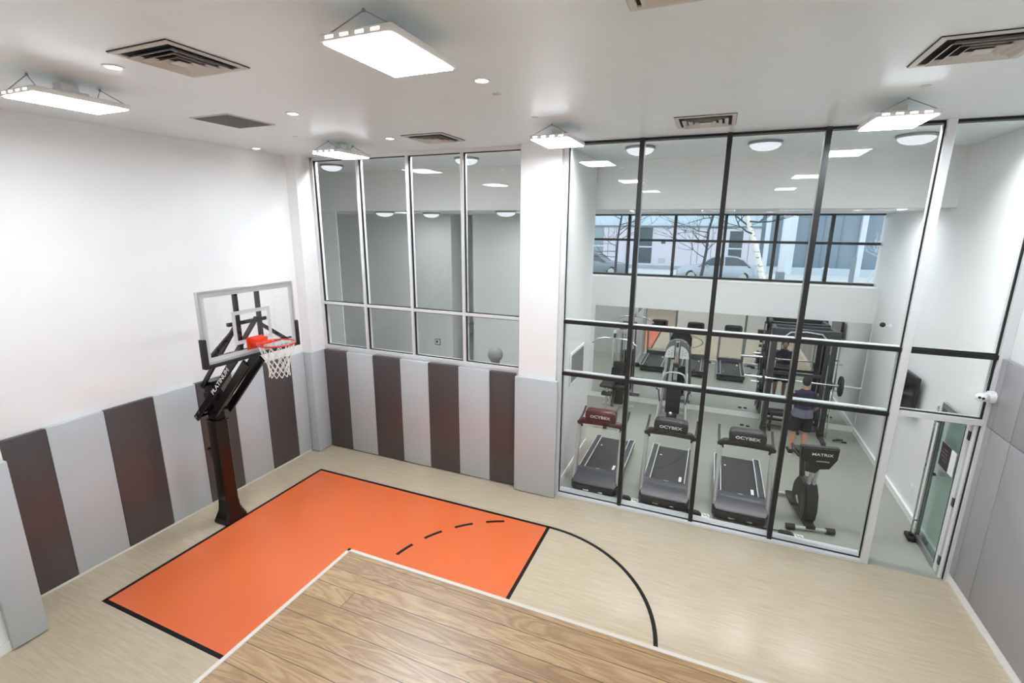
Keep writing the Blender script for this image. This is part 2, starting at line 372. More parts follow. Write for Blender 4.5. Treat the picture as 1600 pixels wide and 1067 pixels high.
# ------------------------------------------------------------------ mezzanine platform in the foreground
PX, PY, PH = 5.13, -4.833, 3.05
struct('floor_mezzanine', MB().box(PX + .02, XR + .02, YB, PY - .02, PH - .02, PH), M['wood'])
struct('trim_1', MB().box(PX, PX + .02, YB, PY, PH - .25, PH + .003, bev=.002, seg=1).box(PX, XR + .02, PY - .02, PY, PH - .25, PH + .003, bev=.002, seg=1), M['edge'])
struct('wall_mezzanine', MB().box(PX + .03, PX + .15, YB, PY - .15, 0, PH - .02).box(PX + .03, XR + .02, PY - .15, PY - .03, 0, PH - .02), M['wall'])

# ================================================================== WINDOWS
def win_left():
    r = empty('window_1', (1.55, YG, 2.165), 0, kind='structure')
    o = lambda x: x - 1.55
    z0, z1 = -.0, ZC - 2.165
    f = MB(); fw = .055
    def V(x, w=.055): f.box(o(x) - w / 2, o(x) + w / 2, -.05, .09, z0, z1, bev=.003, seg=1)
    V(-.572, .06); V(3.72, .055)
    f.box(o(-.6), o(3.745), -.055, .09, z0, z0 + .06, bev=.003, seg=1); f.box(o(-.6), o(3.745), -.05, .09, z1 - .06, z1, bev=.003, seg=1)
    f.build('window_frame', M['silver'], r)
    for x in (.495, 1.567, 2.645):
        MB().box(o(x) - .0275, o(x) + .0275, -.05, .09, z0 + .06, z1 - .06, bev=.003, seg=1).build('mullion', M['silver'], r)
    xs = [-.542, .495 - .0275, .495 + .0275, 1.567 - .0275, 1.567 + .0275, 2.645 - .0275, 2.645 + .0275, 3.692]
    zr = 3.09 - 2.165
    for i in range(4):
        a, b = o(xs[2 * i]), o(xs[2 * i + 1])
        MB().box(a, b, -.045, .085, zr - .027, zr + .027, bev=.003, seg=1).build('transom', M['silver'], r)
        for za, zb in ((z0 + .06, zr - .027), (zr + .027, z1 - .06)):
            g = MB(); t = .012
            g.box(a, a + t, -.02, .02, za, zb).box(b - t, b, -.02, .02, za, zb).box(a, b, -.02, .02, za, za + t).box(a, b, -.02, .02, zb - t, zb)
            g.build('gasket', M['gasket'], r, False)
            MB().box(a + .004, b - .004, -.003, .003, za + .004, zb - .004).build('pane', M['glass'], r, False)
win_left()
def win_gym():
    r = empty('window_2', (6.7, YG, 0), 0, kind='structure'); o = lambda x: x - 6.7
    # silver end posts, black capped mullions and rails
    MB().box(o(4.40), o(4.475), -.06, .11, 0, ZC, bev=.003, seg=1).build('end_post', M['silver'], r)
    MB().box(o(8.955), o(9.045), -.075, .12, 0, ZC, bev=.003, seg=1).build('end_post', M['silver'], r)
    f = MB(); f.box(o(4.475), o(8.955), -.09, .12, 0, .045, bev=.003, seg=1).box(o(4.475), o(8.955), -.02, .12, .0451, .075, bev=.003, seg=1).build('sill', M['silver'], r)
    MB().box(o(4.475), o(8.955), -.02, .12, ZC - .03, ZC).build('head', M['gasket'], r)
    xm = [5.54, 6.675, 7.80]; z1 = [3.11, 2.235]
    xs = [4.475] + [q for x in xm for q in (x - .032, x + .032)] + [8.955]
    for x in xm:
        m = MB().box(o(x) - .032, o(x) + .032, -.06, -.012, .045, ZC, bev=.002, seg=1).build('mullion', M['black'], r)
        MB().box(o(x) - .027, o(x) + .027, .012, .12, .075, ZC - .03).build('mullion_back', M['silverdk'], m)
    for i in range(4):
        a, b = o(xs[2 * i]), o(xs[2 * i + 1])
        for z in z1:
            m = MB().box(a, b, -.055, -.012, z - .03, z + .03, bev=.002, seg=1).build('rail', M['black'], r)
            MB().box(a, b, .012, .12, z - .026, z + .028, bev=.002, seg=1).build('rail_back', M['silver'], m)
        for za, zb in ((.075, z1[1]), (z1[1], z1[0]), (z1[0], ZC - .03)):
            MB().box(a - .02, b + .02, -.004, .004, za, zb).build('pane', M['glass'], r, False)
        g = MB().box(a, b, -.028, -.012, .0455, .065)
        if i == 0: g.box(a, a + .014, -.03, -.012, .06, ZC - .03)
        if i == 3: g.box(b - .016, b, -.03, -.012, .06, ZC - .03)
        g.build('gasket', M['gasket'], r, False)
win_gym()
def win_door():
    r = empty('window_3', (9.47, YG, 2.27), 0, kind='structure'); o = lambda x: x - 9.47
    a, b = o(9.045), o(9.905); z = lambda q: q - 2.27
    MB().box(a, b, -.06, .11, z(2.235), z(2.31), bev=.003, seg=1).build('door_header', M['silver'], r)
    m = MB().box(a, b, -.055, -.012, z(3.08), z(3.14), bev=.002, seg=1).build('rail', M['black'], r)
    MB().box(a, b, .012, .12, z(3.084), z(3.138)).build('rail_back', M['silver'], m)
    MB().box(a, b, -.02, .11, z(ZC - .03), z(ZC)).build('head', M['gasket'], r)
    for za, zb in ((2.31, 3.08), (3.14, ZC - .03)):
        MB().box(a, b, -.004, .004, z(za), z(zb)).build('pane', M['glass'], r, False)
        MB().box(a, a + .012, -.02, .02, z(za), z(zb)).box(b - .012, b, -.02, .02, z(za), z(zb)).box(a, b, -.02, .02, z(za), z(za) + .012).build('gasket', M['gasket'], r, False)
    MB().box(b, o(9.998), -.07, .11, z(0), z(ZC), bev=.003, seg=1).build('end_post', M['silver'], r)
win_door()
# street window of the gym
def win_street():
    r = empty('window_4', (6.65, 6.8, 3.35), 0, kind='structure'); o = lambda x: x - 6.65
    a, b = o(3.32), o(9.98); Z0, Z1 = 0, 1.6
    f = MB().box(a, b, -.05, .05, Z0, Z0 + .055).box(a, b, -.05, .05, Z1 - .05, Z1).box(a, a + .06, -.05, .05, Z0, Z1).build('window_frame', M['black'], r)
    xs = [3.38, 4.47, 5.62, 6.79, 7.90, 9.02, 9.98]
    for i, x in enumerate(xs[1:-1]):
        MB().box(o(x) - .035, o(x) + .035, -.05, .05, Z0 + .055, Z1 - .05).build('mullion', M['black'], r)
    zr = 4.285 - 3.35
    for i in range(6):
        p, q = o(xs[i]) + .035, o(xs[i + 1]) - (.035 if i < 5 else 0)
        MB().box(p, q, -.045, .045, zr - .03, zr + .03).build('transom', M['black'], r)
        for za, zb in ((Z0 + .055, zr - .03), (zr + .03, Z1 - .05)):
            MB().box(p, q, -.003, .003, za, zb).build('pane', M['glass'], r, False)
win_street()
struct('trim_2', MB().box(3.32, XR, 6.31, 6.75, 3.33, 3.352, bev=.003, seg=1), M['base'])

# ------------------------------------------------------------------ the open door
d = empty('door_1', (9.90, 1.13, 0), 0, kind='structure')
DW, DH, dx = .84, 2.21, -.0
MB().box(-.045, 0, -.03, .075, .01, DH, bev=.003, seg=1).build('hinge_stile', M['silver'], d)
fr = MB()
fr.box(-.045, 0, DW - .07, DW, .01, DH, bev=.003, seg=1)
fr.box(-.045, 0, .075, DW - .07, .01, .10, bev=.003, seg=1).box(-.045, 0, .075, DW - .07, DH - .075, DH, bev=.003, seg=1).build('door_frame', M['silverdk'], d)
MB().box(-.026, -.018, .07, DW - .07, .10, DH - .075).build('pane', M['green'], d, False)
MB().box(-.105, -.085, DW - .04, DW - .02, .06, 2.16, bev=.003, seg=1).box(-.085, -.045, DW - .04, DW - .02, .3, .33).box(-.085, -.045, DW - .04, DW - .02, 1.9, 1.93).build('door_handle', M['chrome'], d)
MB().box(-.048, -.045, .072, .085, .1, DH - .075).box(-.048, -.045, DW - .085, DW - .072, .1, DH - .075).build('gasket', M['gasket'], d, False)
MB().cyl((-.06, DW - .2, 1.17), (-.026, DW - .2, 1.17), .022).build('lock', M['printb'], d)
for z in (.22, 1.10, 2.05):
    MB().box(-.052, -.01, -.06, -.005, z - .06, z + .06, bev=.003, seg=1).build('hinge', M['rack'], d)
MB().cyl((-.018, -.085, 0), (-.018, -.085, 2.235), .026).build('jamb', M['silver'], d)
MB().box(-.004, .008, -.13, -.112, 0, 2.235).build('jamb_gasket', M['gasket'], d, False)
sg = empty('door_sign', (9.868, 1.50, 1.53), 0, 'black and white notice sign stuck on the glass of the open door', 'sign')
MB().box(-.006, .0, -.06, .24, -.17, .17).build('dark_half', mat('sign_dark_print', (52, 40, 44), .4), sg, False)
MB().box(-.006, .0, -.21, -.06, -.17, .17).build('white_half', M['printw'], sg, False)
t_ = MB()
for k, (wd, zz) in enumerate(((.14, .09), (.2, .04), (.18, -.01), (.12, -.06))):
    t_.box(-.0075, -.006, .02, .02 + wd, zz - .008, zz + .008)
t_.build('faint_lines', mat('sign_grey_print', (110, 96, 100), .5), sg, False)
st = empty('door_stopper', (9.80, 1.93, 0), 0, 'black rubber door stopper on the gym floor beside the open door', 'door stopper')
MB().box(-.05, .05, -.12, .1, 0, .07, bev=.02).cyl((0, -.02, .07), (0, -.02, .10), .03).build('wedge', M['rubber'], st)

# ================================================================== WALL PADS
def pad(kind, x0, x1, y0, y1, z0, z1, label, group=None, bev=.012):
    cx, cy = (x0 + x1) / 2, (y0 + y1) / 2
    o = B(x0 - cx, x1 - cx, y0 - cy, y1 - cy, 0, z1 - z0, bev=bev, seg=2).build('wall_pad', M[kind]); o.location = (cx, cy, z0)
    return tag(o, label, 'wall pad', group)
HP = 2.135
bx = [-.54, .005, .645, 1.283, 1.91, 2.545, 3.172, 3.66]
bx[0] = -.565
for i in range(7):
    k = 'paddark' if i % 2 == 0 else 'padlight'
    pad(k, bx[i] + .002, bx[i + 1] - .002, .91, YG - .036, .02, HP, '%s vinyl wall pad under the interior windows, %s from the corner column' % ('charcoal' if i % 2 == 0 else 'light grey', ORD[i]), 'wall pads below the interior windows')
ly = [-4.186, -3.545, -2.915, -2.285, -1.65, -1.02, -.39, .235, .60]
for i in range(8):
    k = 'paddark' if i % 2 == 0 else 'padlight'
    j = 7 - i
    pad(k, XL + .001, -.765, ly[i] + .002, ly[i + 1] - .002, .04, HP, '%s wall pad on the left wall behind the hoop, %s from the corner column' % ('charcoal' if i % 2 == 0 else 'light grey', ORD[j]), 'wall pads on the left wall')
pad('padlight', XL + .08, -.575, .56, .619, .02, HP, 'narrow light grey pad on the front face of the corner column', 'corner column pads')
pad('padlight', -.599, -.566, .56, YG - .037, .02, HP, 'light grey pad on the side of the corner column beside the first charcoal pad', 'corner column pads')
pad('padlight', 3.70, 4.455, .80, .869, .015, HP, 'wide light grey pad around the white column left of the gym glass', 'wide column pads')
pad('padlight', -.129, -.06, -4.50, -4.185, .02, HP + .01, 'tall light grey pad on the wall pier at the left edge of the photo')
# right wall pads
struct('trim_dark_backing', MB().box(9.9985, 10.0, -4.47, .985, .14, 3.10), M['gasket'])  # dark sheet added behind the pads so their seams read dark
rp = [(.844, .985), (.416, .834), (-.81, .406), (-2.03, -.814), (-3.25, -2.034), (-4.47, -3.254)]
for i, (a, b) in enumerate(rp):
    nm = 'narrow strip next to the door post' if i == 0 else ('farthest from the door' if i > 4 else '%s from the door post' % ORD[i])
    pad('padmid', 9.935, 9.998, a, b, .135, 2.245, 'tall mid grey right wall pad, lower row, %s' % nm, 'lower row of right wall pads', .008)
    pad('padmid', 9.935, 9.998, a, b, 2.254, 3.11, 'mid grey right wall pad, upper row, %s' % nm, 'upper row of right wall pads', .008)

# ================================================================== CEILING THINGS
def high_bay():
    r = empty('high_bay_light', (0, 0, 0), 0)
    # origin at ceiling; panel bottom .185 under it
    W, L, zb = .26, .37, -.185
    hs_ = MB().box(-W, W, -L, L, zb + .004, zb + .05, bev=.012); nf = len(hs_.bm.faces)
    for q in (-1, 1):
        for k in range(4): hs_.box(-.18 + k * .11 - .03, -.18 + k * .11 + .03, q * (L + .0005) - .001, q * (L + .0005) + .001, zb + .018, zb + .034)
    ho = hs_.build('housing', [M['white'], emit('slot_glow', (255, 253, 248), 4)], r)
    for p in ho.data.polygons: p.material_index = 0 if p.index < nf else 1
    MB().box(-W + .022, W - .022, -L + .02, L - .02, zb - .003, zb + .0035).build('led_panel', M['led'], r, False)
    MB().box(-.09, .09, -.13, .13, zb + .05, zb + .10, bev=.008).box(-.06, .06, -.07, .07, zb + .10, -.02, bev=.005).build('driver_box', M['white'], r)
    for s in (-1, 1):
        MB().tube([(-W + .03, s * (L - .04), zb + .05), (0, s * (L - .10), -.012), (W - .03, s * (L - .04), zb + .05)], .004, 6).sphere((0, s * (L - .10), -.012), .011).build('hanging_wire', M['silverdk'], r)
    return r
hb = high_bay()
spots = [(4.63, -3.58, 'large square LED high-bay light nearest the camera, top centre of the photo'),
         (1.13, -3.62, 'LED high-bay light on the ceiling at the far left edge'),
         (1.13, -.11, 'LED high-bay light above the corner in front of the interior windows'),
         (4.64, -.10, 'LED high-bay light in front of the white column'),
         (8.21, -.08, 'LED high-bay light in front of the right end of the gym glass'),
         (8.21, -3.56, 'LED high-bay light above the mezzanine, out of view and reflected in the gym glass'),
         (4.64, -7.1, 'LED high-bay light behind the camera, reflected in the gym glass'),
         (8.21, -7.1, 'LED high-bay light behind the camera on the right side')]
for i, (x, y, l) in enumerate(spots):
    o = hb if i == 0 else copy_tree(hb)
    o.location = (x, y, ZC); tag(o, l, 'ceiling light', 'LED high-bay lights')
def diffuser():
    r = empty('ceiling_vent')
    n = MB(); h = .33
    def ring(mb, a, b, z0, z1, t=.004):
        # sloped square louvre from half-size a at z0 to half-size b at z1
        t_ = bmesh.new()
        A = [t_.verts.new((sx * a, sy * a, z0)) for sx, sy in ((-1, -1), (1, -1), (1, 1), (-1, 1))]
        Bv = [t_.verts.new((sx * b, sy * b, z1)) for sx, sy in ((-1, -1), (1, -1), (1, 1), (-1, 1))]
        A2 = [t_.verts.new((sx * (a - t), sy * (a - t), z0)) for sx, sy in ((-1, -1), (1, -1), (1, 1), (-1, 1))]
        B2 = [t_.verts.new((sx * (b - t), sy * (b - t), z1)) for sx, sy in ((-1, -1), (1, -1), (1, 1), (-1, 1))]
        for k in range(4):
            j = (k + 1) % 4
            t_.faces.new((A[k], A[j], Bv[j], Bv[k])); t_.faces.new((A2[k], B2[k], B2[j], A2[j])); t_.faces.new((A[k], A2[k], A2[j], A[j])); t_.faces.new((Bv[k], Bv[j], B2[j], B2[k]))
        bmesh.ops.recalc_face_normals(t_, faces=t_.faces); mb._merge(t_)
    f = MB()
    for s in (-1, 1): f.box(s * h, s * (h - .045), -h, h, -.014, -.0, bev=.003, seg=1).box(-h + .045, h - .045, s * h, s * (h - .045), -.014, -.0, bev=.003, seg=1)
    f.build('rim', M['diff'], r)
    MB().box(-h + .01, h - .01, -h + .01, h - .01, -.0035, -.0005).build('plenum', M['dark'], r, False)
    for k, a in enumerate((.25, .185, .12)):
        q = MB(); ring(q, a, a - .038, -.034, -.004, .005); q.build('louvre', M['diff'], r, False)
    MB().box(-.055, .055, -.055, .055, -.034, -.028, bev=.002, seg=1).build('louvre', M['diff'], r)
    g = MB()
    for s in (-1, 1): g.box(s * (h + .004), s * h, -h - .004, h + .004, -.006, -.0).box(-h, h, s * (h + .004), s * h, -.006, -.0)
    g.build('shadow_gap', M['dark'], r, False)
    return r
df = diffuser()
for i, (x, y, l) in enumerate([(2.71, -3.63, 'large square louvred ceiling vent near the far left ceiling light'), (2.74, -.02, 'square louvred ceiling vent in front of the interior windows'),
        (6.39, .12, 'square louvred ceiling vent just in front of the black framed gym glass'), (8.22, -1.77, 'square louvred ceiling vent cut by the right edge of the photo'),
        (6.40, -3.59, 'louvred ceiling vent only partly visible at the top edge')]):
    o = df if i == 0 else copy_tree(df); o.location = (x, y, ZC); tag(o, l, 'ceiling vent', 'louvred ceiling vents')
rg = empty('return_air_grille', (1.03, -1.87, ZC), 0, 'flat dark grey perforated return air grille in the ceiling', 'ceiling vent')
MB().box(-.32, .32, -.34, .34, -.008, 0, bev=.002, seg=1).build('rim', M['diff'], rg)
gm = MB().box(-.29, .29, -.31, .31, -.0105, -.008)
for k in range(23): gm.box(-.285, .285, -.30 + k * .027, -.296 + k * .027, -.0125, -.0105)
gm.build('mesh_panel', M['grille'], rg, False)
def downlight():
    r = empty('recessed_downlight'); 
    MB().lathe([(.078, 0), (.078, -.006), (.058, -.009), (.055, -.004), (.055, 0)]).build('trim_ring', M['white'], r)
    MB().lathe([(0, -.006), (.056, -.006), (.056, -.003), (0, -.003)]).build('lens', M['down'], r)
    return r
dl = downlight()
for i, (x, y, z, l) in enumerate([(4.64, -2.31, ZC, 'small round downlight in the ceiling between the big lights'), (2.06, -1.93, ZC, 'small round downlight beside the flat grey ceiling grille'),
        (2.02, -3.72, ZC, 'small round downlight left of the large louvred vent'), (2.12, -.21, ZC, 'small round downlight near the vent by the interior windows'),
        (-.56, -.21, ZC, 'small round downlight close to the left wall corner'), (6.3, 5.2, 4.94, 'small downlight under the gym bulkhead left of centre'),
        (8.9, 4.2, 4.94, 'small downlight under the gym bulkhead near its right end'), (4.75, 5.4, 4.94, 'small downlight under the gym bulkhead at its left end'), (7.6, 5.2, 4.94, 'small downlight under the gym bulkhead right of centre')]):
    o = dl if i == 0 else copy_tree(dl); o.location = (x, y, z); tag(o, l, 'downlight', 'recessed downlights')
sp = MB().lathe([(0, -.004), (.03, -.004), (.042, -.003), (.042, 0), (0, 0)]).build('sprinkler_cover', M['diff'])
for i, (x, y, l) in enumerate([(.93, -.81, 'round sprinkler cover near the corner ceiling light'), (4.57, -1.85, 'round sprinkler cover beyond the central downlight'), (4.57, -.78, 'round sprinkler cover just in front of the column light'), (8.22, -.75, 'round sprinkler cover near the right ceiling light')]):
    o = sp if i == 0 else copy_tree(sp); o.location = (x, y, ZC); tag(o, l, 'sprinkler cover', 'concealed sprinkler covers')
def dome():
    r = empty('dome_ceiling_light')
    MB().lathe([(0, 0), (.23, 0), (.235, -.03), (.215, -.04), (0, -.04)]).build('metal_base', M['silverdk'], r)
    MB().lathe([(.21, -.04), (.205, -.06), (.17, -.095), (.10, -.12), (0, -.13)]).build('opal_shade', M['opal'], r)
    return r
dm = dome()
for i, (x, y, z, l) in enumerate([(5.39, 1.80, ZC, 'round dome light behind the first black mullion of the gym glass'), (7.16, 1.92, ZC, 'round dome light seen in the third bay of the gym glass'), (8.97, 2.0, ZC, 'round dome light behind the right ceiling light'),
        (-1.02, 3.75, 4.94, 'round dome light seen through the second interior window'), (-.43, 4.95, 4.94, 'round dome light seen through the third interior window'), (2.25, 3.75, 4.94, 'round dome light seen through the fourth interior window'),
        (-1.0, 2.0, ZC, 'round dome light on the high ceiling behind the interior windows'), (2.2, 2.0, ZC, 'round dome light on the high ceiling above the fourth interior window')]):
    o = dm if i == 0 else copy_tree(dm); o.location = (x, y, z); tag(o, l, 'ceiling light', 'round dome lights')
def add_fill_panel(x, y, z, sx, sy, l):  # added fill light, out of view up in its recess
    r = empty('added_panel_light', (x, y, z), 0, l, 'ceiling light', 'added light panels')
    MB().box(-sx, sx, -sy, sy, .10, .12).build('housing', M['white'], r, False)
    MB().box(-sx + .01, sx - .01, -sy + .01, sy - .01, .095, .10).build('diffuser', M['gymfill'], r, False)
for i, (x, y) in enumerate(FILL_PANELS):
    add_fill_panel(x, y, 4.95, .3, .3, 'added unseen light panel recessed in the low ceiling behind the glass, %s from the left' % ORD[i])

# ================================================================== BASKETBALL HOOP
YH = -1.80
hoop = empty('basketball_hoop', (-.145, YH, 0), 0, 'black height-adjustable basketball hoop with glass backboard at the baseline', 'basketball hoop')
ox = .145
def ring_sq(cx, hx, hy, z, n=1): return [(cx - hx, -hy, z), (cx + hx, -hy, z), (cx + hx, hy, z), (cx - hx, hy, z)]
def ring8(cx, hx, hy, z, c=.03):
    return [(cx - hx + c, -hy, z), (cx + hx - c, -hy, z), (cx + hx, -hy + c, z), (cx + hx, hy - c, z), (cx + hx - c, hy, z), (cx - hx + c, hy, z), (cx - hx, hy - c, z), (cx - hx, -hy + c, z)]
MB().loft([ring8(0, .155, .19, .004), ring8(0, .155, .19, .04), ring8(0, .145, .165, .09), ring8(0, .118, .125, .20), ring8(0, .108, .108, .38)]).build('base_cover', M['blackgloss'], hoop)
MB().loft([ring8(0, .106, .106, .38, .02), ring8(0, .104, .102, 1.0, .02), ring8(0, .104, .102, 1.70, .02)]).box(-.112, .112, -.11, .11, 1.69, 1.715, bev=.005).build('pole', M['polebrown'], hoop)
MB().box(-.085, .085, -.08, .08, 1.715, 2.33, bev=.008, seg=1).box(-.095, .095, -.09, .09, 2.06, 2.16, bev=.005, seg=1).build('inner_pole', M['blackgloss'], hoop)
MB().box(-.20, -.105, -.045, .045, .95, 1.70, bev=.01).box(-.23, -.105, -.055, .055, 1.02, 1.22, bev=.01).cyl((-.21, -.04, 1.2), (-.21, -.08, 1.2), .02).build('height_adjuster', M['blackgloss'], hoop)
MB().cyl((-.212, 0, 1.42), (-.198, 0, 1.42), .02).build('bolt', M['chrome'], hoop); MB().cyl((-.228, 0, 1.12), (-.236, 0, 1.12), .014).build('bolt', M['chrome'], hoop)
P = lambda x, y, z: (x + ox, y, z)
for s in (-1, 1):
    MB().bar(P(-.17, s * .14, 2.26), P(.77, s * .14, 3.33), .035, .065, .004, up=(-1, 0, 1)).build('upper_arm', M['blackgloss'], hoop)
    MB().bar(P(-.36, s * .17, 1.74), P(.70, s * .17, 2.83), .03, .10, .004, up=(-1, 0, 1)).build('lift_arm', M['blackgloss'], hoop)
    MB().bar(P(-.02, s * .12, 1.84), P(.80, s * .13, 2.74), .04, .11, .004, up=(-1, 0, 1)).build('lower_arm', M['blackgloss'], hoop)
for (px_, pz_, pr_, pw_) in ((-.24, 1.87, .028, .19), (-.32, 1.78, .028, .19), (-.02, 1.88, .026, .17), (-.15, 2.29, .028, .16)): MB().cyl(P(px_, -pw_, pz_), P(px_, pw_, pz_), pr_).build('pivot_rod', M['blackgloss'], hoop)
for (px_, pz_) in ((-.24, 1.87), (-.32, 1.78)): MB().cyl(P(px_, -.19, pz_), P(px_, -.197, pz_), .018).build('bolt', M['chrome'], hoop)
d_ = Vector((1.08, 0, 1.14)).normalized(); up_ = Vector((-d_.z, 0, d_.x))
text_mb('PLATINUM', .085, frame_mtx(P(.30, -.1865, 2.42), d_, up_), .001, 1.45).build('lettering', M['printw'], hoop, False)
XBB = .85
for y in (-.17, .17):
    MB().bar(P(XBB - .06, y, 2.84), P(XBB - .06, y, 3.76), .055, .05, .004, up=(1, 0, 0)).build('upright_channel', M['blackgloss'], hoop)
MB().bar(P(XBB - .09, -.30, 3.30), P(XBB - .09, .30, 3.30), .05, .05, .003).bar(P(XBB - .08, -.70, 2.885), P(XBB - .08, .70, 2.885), .05, .09, .003).build('cross_bar', M['blackgloss'], hoop)
for s in (-1, 1):
    MB().bar(P(XBB - .09, s * .17, 3.25), P(XBB - .07, s * .60, 2.93), .04, .05, .003).box(XBB - .09 + ox, XBB - .05 + ox, s * .60 - .09, s * .60 + .09, 2.91, 2.95).build('diagonal_brace', M['blackgloss'], hoop)
bb = empty('backboard'); bb.parent = hoop
hw, zb0, zb1 = .735, 2.86, 3.795
MB().box(P(XBB, 0, 0)[0] - .006, P(XBB, 0, 0)[0] + .006, -hw + .02, hw - .02, zb0 + .02, zb1 - .02).build('glass_panel', M['acrylic'], bb, False)
f = MB(); X0 = XBB + ox
for s in (-1, 1): f.box(X0 - .03, X0 + .02, s * hw, s * (hw - .035), zb0, zb1, bev=.004, seg=1)
f.box(X0 - .03, X0 + .02, -hw + .035, hw - .035, zb0, zb0 + .035, bev=.004, seg=1).box(X0 - .03, X0 + .02, -hw + .035, hw - .035, zb1 - .035, zb1, bev=.004, seg=1)
f.build('frame', M['tube'], bb)
wl = MB(); gx0, gx1 = X0 + .0065, X0 + .0085; a = hw - .036; t = .05
wl.box(gx0, gx1, -a, -a + t, zb0 + .036, zb1 - .036).box(gx0, gx1, a - t, a, zb0 + .036, zb1 - .036).box(gx0, gx1, -a + t, a - t, zb0 + .036, zb0 + .036 + t).box(gx0, gx1, -a + t, a - t, zb1 - .036 - t, zb1 - .036)
sq = .30; z0s, z1s = 3.03, 3.48
wl.box(gx0, gx1, -sq, -sq + t, z0s, z1s).box(gx0, gx1, sq - t, sq, z0s, z1s).box(gx0, gx1, -sq + t, sq - t, z0s, z0s + t).box(gx0, gx1, -sq + t, sq - t, z1s - t, z1s)
wl.build('target_lines', mat('pale_grey_print', (205, 205, 205), .5), bb, False)
bpd = MB()
for s in (-1, 1):
    bpd.box(X0 - .035, X0 + .045, s * (hw - .03), s * (hw + .025), zb0 - .045, 3.20, bev=.01)
bpd.box(X0 - .035, X0 + .04, -hw + .03, hw - .03, zb0 - .045, zb0 + .0, bev=.008)
bpd.build('edge_padding', M['rubber'], bb)
rm = empty('rim'); rm.parent = hoop
RX, RZ, RR = X0 + .42, 3.04, .236
MB().tube([(RX + RR * math.cos(2 * PI * k / 48), RR * math.sin(2 * PI * k / 48), RZ) for k in range(48)], .011, 8, closed=True).build('ring', M['rimred'], rm)
MB().box(X0 + .009, X0 + .022, -.13, .13, 2.93, 3.10, bev=.003, seg=1).box(X0 + .022, X0 + .15, -.10, .10, 2.99, 3.09, bev=.006).prism([(X0 + .02, -.09), (X0 + .25, -.13), (X0 + .25, .13), (X0 + .02, .09)], 'z', 3.02, 3.035).build('mounting_bracket', M['red'], rm)
MB().tube([(X0 + .1, -.09, 2.985), (RX - RR * .7, -RR * .72, RZ - .01)], .009).tube([(X0 + .1, .09, 2.985), (RX - RR * .7, RR * .72, RZ - .01)], .009).build('brace', M['rimred'], rm)
# net: diamond mesh of cord
nt_ = MB(); nS = 12; lv = 6
def npt(k, j):
    prof = [(.228, 0), (.20, -.10), (.165, -.19), (.14, -.27), (.128, -.34), (.125, -.40), (.135, -.45)]
    r, z = prof[j]; a = 2 * PI * (k + .5 * (j % 2)) / nS
    return (RX + r * math.cos(a), r * math.sin(a), RZ - .012 + z)
for j in range(lv):
    for k in range(nS):
        k2 = k + (1 if j % 2 else -1)
        nt_.tube([npt(k, j), npt(k, j + 1)], .0055, 5); nt_.tube([npt(k, j), npt(k + (1 if j % 2 else -1), j + 1)], .0055, 5)
for k in range(nS):
    nt_.sphere(npt(k, 0), .012, u=6, v=4)
nt_.build('net', M['net'], hoop)

